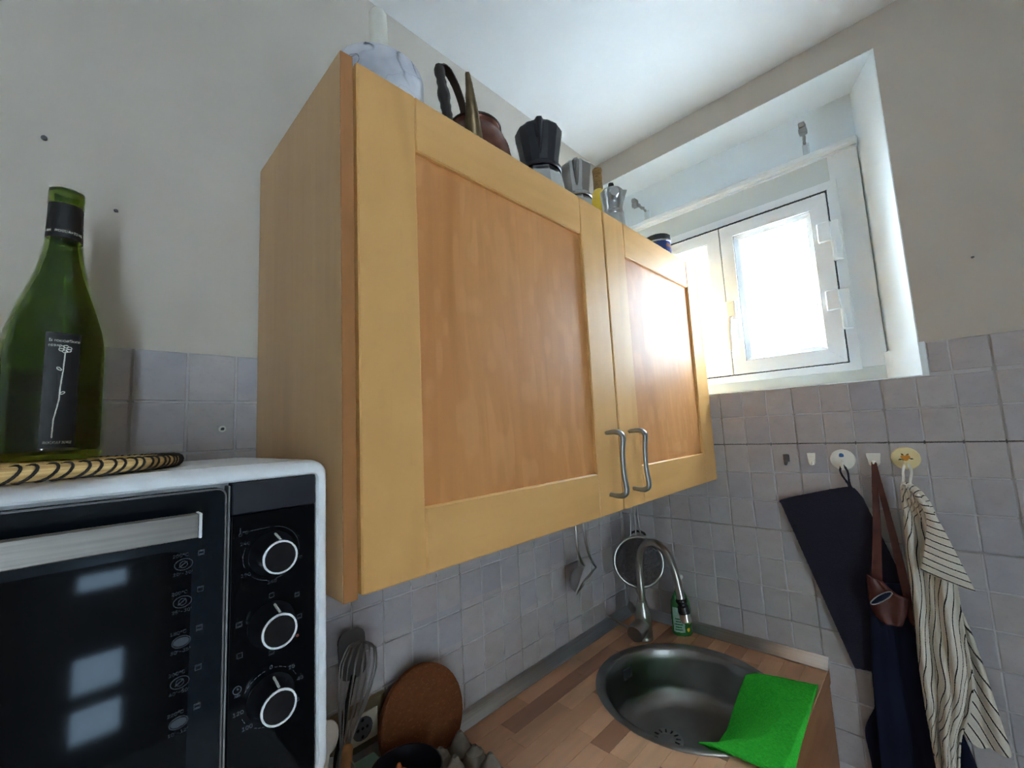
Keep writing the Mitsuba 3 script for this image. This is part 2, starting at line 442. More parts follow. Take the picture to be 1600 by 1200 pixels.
# window wall with a splayed recess and the hole behind the casements
ZS, ZR, YR = 1.650, 2.531, -0.853
wr = man(bx(PF, .32, Y0 - .2, .2, 0, ZC))
rec = trimesh.convex.convex_hull(np.array([(0.0, PF, ZS), (.16, PF, ZS), (0.0, PF, ZR), (.16, PF, ZR), (0.0, YR - .0050, ZS), (0.0, YR - .0050, ZR), (.16, -.7915, ZS), (.16, -.7915, ZR)]))
wr = wr - man(rec) - man(bx(.14, .4, -.715, -.075, 1.715, 2.255))
put('wall_right', tri(wr), 'mat_plaster', kind='structure')
# painted lining of the recess: thin skins on head, jamb, sill and rear
jam = trimesh.convex.convex_hull(np.array([(PF + .0005, YR, ZS + .001), (.16, -.789, ZS + .001), (PF + .0005, YR, ZR), (.16, -.789, ZR), (PF + .0001, YR - .004, ZS + .001), (.16, -.7925, ZS + .001),
                                           (PF + .0001, YR - .004, ZR), (.16, -.7925, ZR)]))
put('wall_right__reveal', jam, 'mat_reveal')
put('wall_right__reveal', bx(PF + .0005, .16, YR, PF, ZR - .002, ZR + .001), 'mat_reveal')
blk = trimesh.convex.convex_hull(np.array([(-.001, YR, ZS), (.158, -.777, ZS), (-.001, YR, 1.7335), (.158, -.777, 1.7335), (-.001, YR - .012, ZS), (.158, -.792, ZS), (-.001, YR - .012, 1.7335), (.158, -.792, 1.7335)]))
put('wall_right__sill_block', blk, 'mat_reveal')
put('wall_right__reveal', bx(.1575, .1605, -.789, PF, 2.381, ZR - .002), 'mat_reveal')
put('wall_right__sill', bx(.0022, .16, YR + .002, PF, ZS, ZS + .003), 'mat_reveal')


# ---- wall tiles: each cell of the pressed 20 x 25 cm tiles is a piece
def tile_mesh(w, h, t=0.0045, c=0.0016):
    """front towards -y; x, z centred; back at y = +t."""
    v, f = [], []
    for (dx, dz, y) in ((w / 2, h / 2, t), (w / 2, h / 2, c * .8), (w / 2 - c, h / 2 - c, 0.0002), (w / 2 - 3.2 * c, h / 2 - 3.2 * c, -0.0002)):
        v += [(-dx, y, -dz), (dx, y, -dz), (dx, y, dz), (-dx, y, dz)]
    for k in range(3):
        for j in range(4):
            a, b, d, e = 4 * k + j, 4 * k + (j + 1) % 4, 4 * k + 4 + j, 4 * k + 4 + (j + 1) % 4
            f += [(a, b, e), (a, e, d)]
    f += [(12, 13, 14), (12, 14, 15)]
    return trimesh.Trimesh(np.array(v), np.array(f), process=False)


_tile = {}


def lay(prefix, spans_a, spans_z, frame, skip):
    """spans: cell boundaries; frame(a, z) -> to_world of a tile centred there."""
    for i in range(len(spans_a) - 1):
        for j in range(len(spans_z) - 1):
            a0, a1, z0, z1 = spans_a[i], spans_a[i + 1], spans_z[j], spans_z[j + 1]
            if skip(a0, a1, z0, z1):
                continue
            g = 0.0030
            key = (round(abs(a1 - a0), 4), round(z1 - z0, 4))
            if key not in _tile:
                _tile[key] = meshkit.write_ply(tile_mesh(key[0] - g, key[1] - g), 25)
            n = f'{prefix}__tile'
            k, q = n, 1
            while k in scene:
                k = f'{n}_{q:03d}'; q += 1
            jit = nrng.normal(0, 1, 3)
            scene[k] = {'type': 'ply', 'filename': _tile[key], 'face_normals': False, 'bsdf': {'type': 'ref', 'id': 'mat_tile'},
                        'to_world': frame((a0 + a1) / 2, (z0 + z1) / 2, jit)}


zb = [1.4905 - 0.0826 * k for k in range(10, 0, -1)] + [1.4905, 1.573, 1.6555]
bz = [z - 0.015 for z in zb]
xa = [-1.379 + 0.0679 * k for k in range(-12, 21)]
xa = [x for x in xa if x < -0.012] + [-0.001]
lay('wall_back', xa, bz + [1.7225],
    lambda a, z, j: T().translate([a, 0.0004 * j[0], z]).rotate([0, 0, 1], 0.25 * j[1]).rotate([1, 0, 0], 0.25 * j[2]),
    lambda a0, a1, z0, z1: z1 < 0.90 or (a0 > -1.19 and z0 > 1.40 and z1 < 2.0) or (a1 < -1.31 and z1 < 1.49))
ya = [-0.773 + 0.0653 * k for k in range(-9, 12)]
ya = [y for y in ya if y < -0.012] + [-0.001]


def rskip(y0, y1, z0, z1):
    if z0 > 1.64:
        return y1 > YR - 0.005
    return z1 < 0.66 or (z1 < 0.895 and y0 > -0.585) or (z1 > 1.40 and y0 > -0.32 and z1 < 1.60 and False)


ya2 = sorted(set(ya + [YR - 0.0125]))
lay('wall_right', [y for y in ya], zb[:-1] + [1.6495],
    lambda a, z, j: T().translate([0.0004 * j[0], a, z]).rotate([0, 0, 1], -90 + 0.25 * j[1]).rotate([1, 0, 0], 0.25 * j[2]),
    lambda y0, y1, z0, z1: rskip(y0, y1, z0, z1))
yt = [y for y in ya if y < YR - 0.03] + [YR - 0.0125]
lay('wall_right', yt, [1.6555, 1.7325],
    lambda a, z, j: T().translate([0.0004 * j[0], a, z]).rotate([0, 0, 1], -90 + 0.25 * j[1]).rotate([1, 0, 0], 0.25 * j[2]), lambda *a: False)
put('wall_back__grout', bx(-2.2, PF, .0022, .0062, .6, 1.7210), 'mat_grout')
gr = [bx(.0022, .0062, -1.37, PF, .4, 1.6490), bx(.0022, .0062, -1.37, YR - .0125, 1.6490, 1.7312)]
put('wall_right__grout', join(*gr), 'mat_grout')
put('wall_back__wall_screw', lathe([(0, 0), (.0056, 0), (.0050, .0022), (.0034, .0024), (.0030, .0012), (0, .0012)], 20, (0, -1, 0), (-1.262, -.0008, 1.595)), 'mat_label_print', label='small pale screw in the tile', smooth=30)
put('wall_back__wall_screw__socket', lathe([(0, .0013), (.0027, .0013), (.0024, .0019), (0, .0020)], 14, (0, -1, 0), (-1.262, -.0008, 1.595)), 'mat_gasket_and_shade', smooth=30)
put('wall_back__nail_plug', lathe([(0, .0), (.0036, .0), (.003, .003), (0, .0035)], 14, (0, -1, 0), (-1.4845, PF, 2.018)), 'mat_grey_plastic', label='grey wall plug in the plaster', smooth=30)
put('wall_back__nail', lathe([(0, .0), (.0028, .0), (.002, .002), (0, .002)], 10, (0, -1, 0), (-1.406, PF, 1.936)), 'mat_grey_plastic', smooth=30)
put('wall_right__nail', lathe([(0, .0), (.003, .0), (.002, .003), (0, .003)], 10, (-1, 0, 0), (PF, -.966, 1.915)), 'mat_grey_plastic', label='small mark on the plaster', smooth=30)

# ------------------------------------------------------------------ the window
W = 'window_1'
tag(W, label='small white two-casement kitchen window set in the splayed recess', kind='structure')
put(W + '__backing_board', tri(man(bx(.150, .160, -.788, PF - .002, ZS + .001, 2.362)) - man(bx(.1, .2, -.70, -.09, 1.73, 2.24))), 'mat_pvc_board')
put(W + '__side_board', bx(.1475, .151, -.788, -.7165, 1.699, 2.362, .0008), 'mat_pvc')
put(W + '__bottom_board', bx(.146, .151, -.788, -.002, ZS + .001, 1.6965, .0008), 'mat_pvc_board')
put(W + '__trim', bx(.122, .161, -.7935, PF - .001, 2.361, 2.379, .003), 'mat_pvc', smooth=30)
FR = (-.732, -.058, 1.6935, 2.2755)


def ring(x0, x1, y0, y1, z0, z1, w, b=.0015):
    o = man(bx(x0, x1, y0, y1, z0, z1, b))
    return tri(o - man(bx(x0 - .1, x1 + .1, y0 + w, y1 - w, z0 + w, z1 - w)))


def mitred(x0, x1, y0, y1, z0, z1, w, slope=0.0):
    """four mitred rails as separate convex pieces; the inner lip is set back by slope."""
    out = []
    for a, b, c, d in (((y0, z0), (y1, z0), (y1 - w, z0 + w), (y0 + w, z0 + w)), ((y0, z1), (y1, z1), (y1 - w, z1 - w), (y0 + w, z1 - w)),
                       ((y0, z0), (y0, z1), (y0 + w, z1 - w), (y0 + w, z0 + w)), ((y1, z0), (y1, z1), (y1 - w, z1 - w), (y1 - w, z0 + w))):
        p = [(x0, *a), (x0, *b), (x0 + slope, *c), (x0 + slope, *d), (x1, *a), (x1, *b), (x1, *c), (x1, *d)]
        m = trimesh.convex.convex_hull(np.array(p))
        cen = m.centroid
        m.vertices = cen + (m.vertices - cen) * 0.999
        out.append(m)
    return out


put(W + '__painted_gap_shade', tri(man(bx(.1372, .1384, -.7060, -.0830, 1.7160, 2.2500)) - man(bx(.1, .2, -.7020, -.0870, 1.7200, 2.2380))), 'mat_gasket_and_shade')  # dark strip painted in for the shade between sash and frame
put(W + '__painted_gap_shade', bx(.1300, .1384, -.3954, -.3936, 1.7195, 2.2385), 'mat_gasket_and_shade')  # the same painted shade line where the two sashes meet
put(W + '__painted_trim_shade', bx(.152, .1585, -.790, PF - .002, 2.3790, 2.3815), 'mat_gasket_and_shade')  # dark strip standing in for the shadow above the trim
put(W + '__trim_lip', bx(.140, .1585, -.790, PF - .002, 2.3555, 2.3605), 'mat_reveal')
f_ = put(W + '__frame', join(*mitred(.138, .175, FR[0], FR[1], FR[2], FR[3], .036)), 'mat_pvc')
put(W + '__frame__gasket', tri(man(bx(.143, .150, FR[0] + .026, FR[1] - .026, FR[2] + .022, FR[3] - .032)) - man(bx(.1, .2, -.66, -.13, 1.77, 2.19))), 'mat_gasket_and_shade')
for k, (y0, y1) in enumerate(((-.7020, -.3960), (-.3930, -.0870))):
    z0, z1 = 1.7195, 2.2385
    s = put(W + '__sash', join(*mitred(.124, .160, y0, y1, z0, z1, .041)), 'mat_pvc')
    put(s + '__bead', join(*mitred(.130, .158, y0 + .0415, y1 - .0415, z0 + .0415, z1 - .0415, .0155, .009)), 'mat_pvc')
    put(s + '__seal', ring(.1270, .1306, y0 + .0402, y1 - .0402, z0 + .0402, z1 - .0402, .0018, 0), 'mat_pewter')
    put(s + '__seal', ring(.1485, .1515, y0 + .0555, y1 - .0555, z0 + .0555, z1 - .0555, .0022, 0), 'mat_gasket_and_shade')
    pane = trimesh.Trimesh(np.array([(.150, y0 + .056, z0 + .056), (.150, y1 - .056, z0 + .056), (.150, y1 - .056, z1 - .056), (.150, y0 + .056, z1 - .056)]), [(0, 1, 2), (0, 2, 3)], process=False)
    put(s + '__pane', pane, 'mat_pane')
    hy = y0 if k == 0 else y1
    sg = 1 if k == 0 else -1
    for zc in (2.115, 1.905):
        h = put(W + '__hinge', join(bx(min(hy - sg * .004, hy + sg * .031), max(hy - sg * .004, hy + sg * .031), 0, 1, 0, 1) if False else
                                    bx(.112, .125, min(hy - sg * .003, hy + sg * .030), max(hy - sg * .003, hy + sg * .030), zc - .030, zc + .030, .0025),
                                    bx(.122, .139, min(hy - sg * .025, hy), max(hy - sg * .025, hy), zc - .090, zc + .030, .002)), 'mat_pvc', smooth=30)
        put(h + '__pin', lathe([(0, 0), (.005, .001), (.0055, .003), (.0055, .054), (.005, .057), (0, .057)], 16, origin=(.117, hy - sg * .006, zc - .088)), 'mat_pvc', smooth=40)
hd = put(W + '__handle', join(bx(.104, .125, -.436, -.404, 1.833, 1.969, .004)), 'mat_pvc', smooth=30)
put(hd + '__lever', join(bx(.094, .107, -.430, -.400, 1.905, 1.968, .004), sweep(smooth_path([(.100, -.4125, 1.915), (.086, -.410, 1.90), (.080, -.4075, 1.86), (.084, -.4055, 1.80)], 16),
                                                                        [.0085] * 12 + [.008, .0075, .007, .005], 12, flat=(1.0, .7), up=(0, 1, 0))), 'mat_white_plastic', smooth=40)


def bracket(y, label):
    t = 'curtain_bracket'
    k, q = t, 1
    while k in labels:
        k = f'{t}_{q:03d}'; q += 1
    tag(k, label, 'curtain bracket', 'curtain brackets above the window')
    put(k + '__base', join(bx(.137, .1585, y - .007, y + .007, 2.3795, 2.420, .002), bx(.150, .1595, y - .009, y + .009, 2.3795, 2.430, .002)), 'mat_clear_plastic', smooth=30)
    beads = [trimesh.creation.icosphere(2, .0062) for _ in range(5)]
    for i, b in enumerate(beads):
        s = i / 4
        b.apply_scale((1.0, .75, 1.1)); b.apply_translation((.136 - .085 * s, y - .012 * s, 2.424 - .012 * s + .004 * (i % 2)))
    put(k + '__arm', join(*beads, sweep([(.14, y, 2.424), (.03, y - .012, 2.408)], .003, 8)), 'mat_wire', smooth=True)
    put(k + '__clip', join(bx(.012, .040, y - .021, y - .005, 2.408, 2.424, .002), bx(.016, .036, y - .023, y - .003, 2.392, 2.409, .002)), 'mat_pewter', smooth=30)


bracket(-.668, 'small beaded metal curtain bracket above the right end of the window, nearer the jamb')
bracket(-.127, 'small beaded metal curtain bracket over the left casement, just above the wall cabinet')

# added unseen doors at the rear: fill light and oven glass reflections
R = 'added_door_1'
tag(R, label='added unseen glazed door behind the viewer, letting in fill light', kind='structure')
put(R + '__frame', tri(man(bx(D0, D1, Y0 - .12, Y0 - .04, .02, DZ)) - man(bx(D0 + .07, D1 - .07, Y0 - .2, Y0, .12, DZ - .07))), 'mat_pvc')
put(R + '__pane', trimesh.Trimesh(np.array([(D0 + .07, Y0 - .08, .12), (D1 - .07, Y0 - .08, .12), (D1 - .07, Y0 - .08, DZ - .07), (D0 + .07, Y0 - .08, DZ - .07)]), [(0, 1, 2), (0, 2, 3)], process=False), 'mat_pane')
R = 'added_door_2'
tag(R, label='added unseen door behind the viewer with three small panes to reflect in the oven glass', kind='structure')
dd = man(bx(-1.60, -1.08, Y0 - .10, Y0 - .05, .02, 1.98))
for z0, z1 in ((.86, .94), (.14, .30), (.37, .54)):
    dd = dd - man(bx(-1.40, -1.22, Y0 - .2, Y0, z0, z1))
    put(R + '__pane', trimesh.Trimesh(np.array([(-1.40, Y0 - .08, z0), (-1.22, Y0 - .08, z0), (-1.22, Y0 - .08, z1), (-1.40, Y0 - .08, z1)]), [(0, 1, 2), (0, 2, 3)], process=False), 'mat_pane_tinted')
put(R + '__leaf', tri(dd), 'mat_pvc')

# ------------------------------------------------------------------ wall cabinet
XL, XR, YD, ZB, ZT = -1.2112, -0.003, -0.3523, 1.380, 2.080
C = 'wall_cabinet'
tag(C, 'light wooden two-door wall cabinet with framed doors hung on the tiled wall', 'cabinet')
xi = XL + .018
put(C + '__side_panel', bx(XL, xi - .0006, YD + .001, -.0015, ZB, ZT, .0006), 'mat_side_veneer')
put(C + '__edge_band', bx(XL + .0003, xi - .0009, YD - .0004, YD + .0012, ZB + .0003, ZT - .0003), 'mat_edge_band')
put(C + '__side_panel', bx(XR - .018, XR, YD + .022, -.0015, ZB + .003, ZT), 'mat_side_veneer')
put(C + '__top_panel', bx(xi, XR - .0185, YD + .024, -.0015, ZT - .018, ZT), 'mat_side_veneer')
put(C + '__bottom_panel', bx(xi, XR - .0185, YD + .024, -.0015, ZB + .003, ZB + .021), 'mat_side_veneer')
put(C + '__back_panel', bx(xi, XR - .0185, -.008, -.0015, ZB + .0215, ZT - .0185), 'mat_side_veneer')
put(C + '__shelf', bx(xi + .001, XR - .0195, -.30, -.009, 1.72, 1.738), 'mat_side_veneer')
SW, RH, TH = .0915, .0885, .021


def handle(x):
    """bowed pewter grip: two posts flowing into a waisted bar."""
    zt, zl = 1.5525, 1.4225
    y0 = YD
    mid = (zt + zl) / 2
    path = smooth_path([(x, y0 + .001, zt), (x, y0 - .012, zt + .0015), (x, y0 - .027, zt + .0010), (x, y0 - .0365, zt - .0045), (x, y0 - .0385, zt - .0130), (x, y0 - .0365, zt - .030), (x, y0 - .0345, mid),
                        (x, y0 - .0365, zl + .030), (x, y0 - .0385, zl + .0130), (x, y0 - .0365, zl + .0045), (x, y0 - .027, zl - .0010), (x, y0 - .012, zl - .0015), (x, y0 + .001, zl)], 72)
    s = np.abs(np.linspace(-1, 1, 72))
    r = np.interp(s, [0, .35, .62, .72, .85, 1], [.0054, .0058, .0068, .0074, .0062, .0056])
    return sweep(path, r, 14, flat=(1.15, .80), up=(1, 0, 0))


for k, (x0, x1, hx, lab) in enumerate(((-1.1885, -.5825, -.6315, 0), (-.5775, -.0045, -.5330, 1))):
    d = C + '__door' + ('' if k == 0 else '_001')
    z0, z1 = ZB + .002, ZT - .001
    yf = YD
    put(d + '__stile', bx(x0, x0 + SW, yf, yf + TH, z0, z1, .0020), 'mat_maple_upright')
    put(d + '__stile', bx(x1 - SW, x1, yf, yf + TH, z0, z1, .0020), 'mat_maple_upright')
    put(d + '__rail', bx(x0 + SW + .0006, x1 - SW - .0006, yf + .0002, yf + TH, z1 - RH, z1, .0020), 'mat_maple_level')
    put(d + '__rail', bx(x0 + SW + .0006, x1 - SW - .0006, yf + .0002, yf + TH, z0, z0 + RH, .0024), 'mat_maple_level')
    put(d + '__panel', bx(x0 + SW - .004, x1 - SW + .004, yf + .0075, yf + .0145, z0 + RH - .004, z1 - RH + .004), 'mat_door_panel', label='redder wooden centre panel')
    put(d + '__handle', handle(hx), 'mat_pewter', label='curved grey metal handle', smooth=True)

# ------------------------------------------------------------------ counter, base, sink, strips
CZ, CF = .899, -.588
SC, SR = np.array([-.330, -.341]), .225
put('base_cabinet__carcass', bx(-1.228, -.002, CF + .012, -.004, .10, .6995), 'mat_base_wood')
for i, (x0, x1) in enumerate(((-.612, -.004), (-1.224, -.616))):
    put('base_cabinet__door', bx(x0, x1, CF + .002, CF + .019, .11, .855, .0012), 'mat_base_wood')
put('base_cabinet__plinth', bx(-1.228, -.002, CF + .06, CF + .075, 0, .10), 'mat_base_wood')
put('base_cabinet__side', bx(-1.228, -1.212, CF + .02, -.004, .10, CZ - .0405), 'mat_base_wood')
put('base_cabinet__rear_rail', bx(-1.21, -.004, -.03, -.004, .70, CZ - .0405), 'mat_base_wood')
tag('base_cabinet', 'dark brown wooden base cabinet under the butcher block worktop', 'cabinet')
hole = Point(*SC).buffer(SR - .012, 48)
area = sbox(-1.228, CF, -.0005, -.0005)
core = area.difference(hole)
put('worktop__core', trimesh.creation.extrude_polygon(core, .036, engine='earcut').apply_translation((0, 0, CZ - .040)), 'mat_base_wood')
tag('worktop', 'brown butcher block worktop with the round sink let into the corner', 'worktop')
y, row, ns = CF, 0, 0
while y < -.001:
    w = .0467
    y1 = min(y + w, -.0005)
    x = -1.228 - rng.uniform(0, .25)
    while x < -.0005:
        L = rng.uniform(.16, .34)
        g = sbox(max(x, -1.228) + .00025, y + .00025, min(x + L, -.0005) - .00025, y1 - .00025).difference(hole) if min(x + L, -.0005) - max(x, -1.228) > .01 else None
        tone = rng.randrange(6)
        if g is not None and not g.is_empty:
            for q in getattr(g, 'geoms', [g]):
                if q.area > 2e-5:
                    put('worktop__stave', trimesh.creation.extrude_polygon(q, .0040, engine='earcut').apply_translation((0, 0, CZ - .0040)), f'mat_stave_{tone}')
        x += L
    y, row = y1, row + 1

rim = [(SR - .020, -.001), (SR - .018, .0008), (SR - .012, .0030), (SR - .004, .0036), (SR, .0022), (SR, .0002)]
prof = [(0, -.150), (.03, -.1495), (.10, -.146), (.150, -.137), (.176, -.120), (.187, -.095), (.193, -.03), (SR - .026, -.005)] + rim
sink = lathe(prof + [(SR - .002, -.0002), (SR - .014, -.0002), (SR - .0225, -.006), (.1955, -.03), (.1895, -.096), (.178, -.123), (.151, -.1395), (.10, -.148), (.03, -.1515), (0, -.152)], 96,
             origin=(SC[0], SC[1], CZ))
tag('sink', 'round stainless steel sink let into the wooden worktop', 'sink')
put('sink__bowl', sink, 'mat_sink_steel', smooth=50)
dc = (SC[0] + .004, SC[1] + .066)
put('sink__drain', lathe([(0, .001), (.018, .0012), (.020, .003), (.036, .0042), (.040, .003), (.041, .0005)], 40, origin=(*dc, CZ - .1490)), 'mat_steel', smooth=30)
slots = [bx(-.0022, .0022, .022, .034, 0, .0016, .0006).apply_transform(trimesh.transformations.rotation_matrix(a, (0, 0, 1))) for a in np.linspace(0, 2 * np.pi, 12, endpoint=False)]
put('sink__drain__slots', join(*slots).apply_translation((*dc, CZ - .1458)), 'mat_gasket_and_shade')
ov = np.array([.17, .98]) / np.linalg.norm([.17, .98])
ovs = [bx(-.0025, .0025, -.004, .002, -.014, .014, .0015).apply_translation((dx, 0, 0)) for dx in (-.016, -.0095, -.003, .0035, .010, .0165)]
ovm = join(*ovs)
ovm.apply_transform(trimesh.geometry.rotation_matrix(math.atan2(ov[1], ov[0]) - math.pi / 2, (0, 0, 1)) if hasattr(trimesh.geometry, 'rotation_matrix') else trimesh.transformations.rotation_matrix(math.atan2(ov[1], ov[0]) - math.pi / 2, (0, 0, 1)))
ovm.apply_translation((SC[0] + ov[0] * .1925, SC[1] + ov[1] * .1925, CZ - .042))
put('sink__overflow', ovm, 'mat_gasket_and_shade')

# metal upstands
def upstand(prof, a, b, fixed):
    """prof: (distance from wall, height) polygon, run along x (fixed='y') or y."""
    k = len(prof)
    v = []
    for s in (a, b):
        for d, h in prof:
            v.append((s, -d, CZ + h) if fixed == 'y' else (-d, s, CZ + h))
    f = [(0, i, i + 1) for i in range(1, k - 1)] + [(k, k + i + 1, k + i) for i in range(1, k - 1)]
    for i in range(k):
        j = (i + 1) % k
        f += [(i, j, k + j), (i, k + j, k + i)]
    m = trimesh.Trimesh(np.array(v, float), np.array(f), process=False)
    m.fix_normals()
    return m


UP = [(.0012, .0006), (.0300, .0006), (.0308, .0014), (.0305, .0030), (.0065, .0245), (.0045, .0258), (.0012, .0258)]
put('metal_upstand', upstand(UP, -1.226, -.0315, 'y'), 'mat_strip', 'long steel upstand strip along the foot of the wall under the cabinet', 'metal strip', 'steel strips along the worktop', smooth=25)
put('metal_upstand', upstand(UP, -.590, -.0315, 'x'), 'mat_strip', 'short bright steel upstand strip below the window wall tiles, beside the green cloth', 'metal strip', 'steel strips along the worktop', smooth=25)
put('corner_cap', trimesh.convex.convex_hull(np.array([(-.001, -.001, CZ + .0008), (-.034, -.001, CZ + .0008), (-.001, -.034, CZ + .0008), (-.034, -.032, CZ + .0008), (-.001, -.001, CZ + .030), (-.009, -.001, CZ + .030),
                                                      (-.001, -.009, CZ + .030), (-.010, -.009, CZ + .029), (-.033, -.001, CZ + .004), (-.001, -.033, CZ + .004)])), 'mat_steel',
    'grey corner cap joining the two steel strips behind the tap', 'corner cap')

# ------------------------------------------------------------------ tap
FX, FY = -.160, -.140
tag('kitchen_tap', 'steel swan neck mixer tap standing behind the round sink', 'tap')
put('kitchen_tap__body', lathe([(0, 0), (.026, 0), (.027, .002), (.027, .006), (.0255, .009), (.0255, .012), (.0255, .066), (.0235, .080), (.0170, .098), (.0155, .101), (.0150, .112), (.0125, .115), (0, .115)], 40,
                               origin=(FX, FY, CZ + .0004)), 'mat_steel', smooth=35)
ax = np.array([-.93, -.04, -.16]); ax /= np.linalg.norm(ax)
put('kitchen_tap__cartridge', lathe([(0, -.002), (.0240, 0), (.0250, .040), (.0240, .044), (.0240, .0455), (.0255, .047), (.0255, .062), (.0235, .0655), (0, .066)], 40, ax, (FX, FY, CZ + .047)), 'mat_steel', smooth=35)
le = np.array([FX, FY, CZ + .047]) + ax * .055
put('kitchen_tap__lever', sweep([le + (0, .018, .006), le + (-.006, .060, .020), le + (-.012, .092, .032)], [.0034, .0032, .0030], 12), 'mat_steel', smooth=40)
EX, EY = -.208, -.292
pts = [(FX, FY, CZ + .105), (FX, FY, CZ + .18), (FX - .001, FY - .004, CZ + .240), (FX - .010, FY - .030, CZ + .289), (FX - .024, FY - .075, CZ + .305), (FX - .036, FY - .112, CZ + .285), (FX - .044, FY - .138, CZ + .235),
       (EX, EY, CZ + .165)]
sp = smooth_path(pts, 60)
put('kitchen_tap__spout', sweep(sp, .0112, 20), 'mat_steel', smooth=40)
dn = sp[-1] - sp[-3]; dn /= np.linalg.norm(dn)
put('kitchen_tap__swivel', lathe([(0, 0), (.0145, 0), (.0155, .003), (.0155, .007), (.012, .011), (.012, .016), (.0155, .020), (.0160, .034), (.0145, .038), (0, .038)], 32, dn, sp[-1] - dn * .003), 'mat_black_plastic', smooth=35)
put('kitchen_tap__aerator', lathe([(0, 0), (.0148, 0), (.0150, .018), (.0140, .022), (.0125, .0225), (.0115, .016), (0, .016)], 32, dn, sp[-1] + dn * .035), 'mat_chrome', smooth=35)

# ------------------------------------------------------------------ spray bottle
tag('spray_bottle', 'green dish soap spray bottle with white trigger by the tap', 'bottle')
SX, SY = -.058, -.218
body = lathe([(0, 0), (.027, 0), (.030, .004), (.030, .075), (.028, .100), (.019, .122), (.0125, .132), (.0125, .140), (0, .140)], 40)
body.apply_scale((1.0, .72, 1.0)); body.apply_transform(trimesh.transformations.rotation_matrix(math.radians(-52), (0, 0, 1)))
body.apply_translation((SX, SY, CZ + .0004))
put('spray_bottle__body', body, 'mat_green_bottle', smooth=35)
put('spray_bottle__collar', lathe([(0, .1385), (.0145, .1385), (.0145, .155), (.010, .158), (0, .158)], 24, origin=(SX, SY, CZ)), 'mat_white_plastic', smooth=35)
hd_ = np.array([-.72, -.69, 0])
tr = join(sweep([(SX, SY, CZ + .156), (SX + .001, SY, CZ + .176)], [.0095, .009], 16), sweep([(SX + .012, SY + .012, CZ + .181), (SX - .022, SY - .021, CZ + .183)], [.009, .0065], 14, flat=(.9, 1.1)),
          sweep(smooth_path([(SX - .015, SY - .014, CZ + .177), (SX - .019, SY - .018, CZ + .166), (SX - .017, SY - .016, CZ + .152)], 8), .0034, 8))
put('spray_bottle__trigger', tr, 'mat_white_plastic', smooth=40)


def wrap(poly_or_mesh, r, centre, ang0, sx=1.0, sy=0.72, rot=-52, lift=.0004):
    m = poly_or_mesh.copy()
    v = np.array(m.vertices)
    a = ang0 + v[:, 0] / r
    rr = r + lift + v[:, 2]
    q = np.stack([rr * np.cos(a) * sx, rr * np.sin(a) * sy, v[:, 1]], 1)
    t = math.radians(rot)
    m.vertices = np.stack([q[:, 0] * math.cos(t) - q[:, 1] * math.sin(t), q[:, 0] * math.sin(t) + q[:, 1] * math.cos(t), q[:, 2]], 1) + np.array(centre)
    return m


def grid(w, h, n=14, k=4):
    x, yv = np.meshgrid(np.linspace(-w / 2, w / 2, n), np.linspace(0, h, k))
    i = np.arange(n * k).reshape(k, n)
    f = np.vstack([np.stack([i[:-1, :-1].ravel(), i[:-1, 1:].ravel(), i[1:, 1:].ravel()], 1), np.stack([i[:-1, :-1].ravel(), i[1:, 1:].ravel(), i[1:, :-1].ravel()], 1)])
    return trimesh.Trimesh(np.stack([x.ravel(), yv.ravel(), 0 * x.ravel()], 1), f, process=False)


cen = (SX, SY, CZ + .0004)
base_ang = math.radians(216 + 52)
put('spray_bottle__label', wrap(grid(.038, .074).apply_translation((-.014, .012, 0)), .030, cen, base_ang), 'mat_mint', label='pale printed label')
rows = [wrap(grid(w_, .0035).apply_translation((-.014, .018 + .008 * i, .0003)), .030, cen, base_ang) for i, w_ in enumerate((.024, .020, .026, .018, .022))]
put('spray_bottle__label__lines', join(*rows), 'mat_green_bottle')
lem = [wrap(trimesh.creation.icosphere(1, .0055).apply_scale((1, 1.2, .15)).apply_translation((.016 + .006 * math.sin(i * 2.1), .020 + .022 * i, 0)), .030, cen, base_ang) for i in range(3)]
put('spray_bottle__fruit_print', join(*lem), 'mat_liquor', smooth=True)

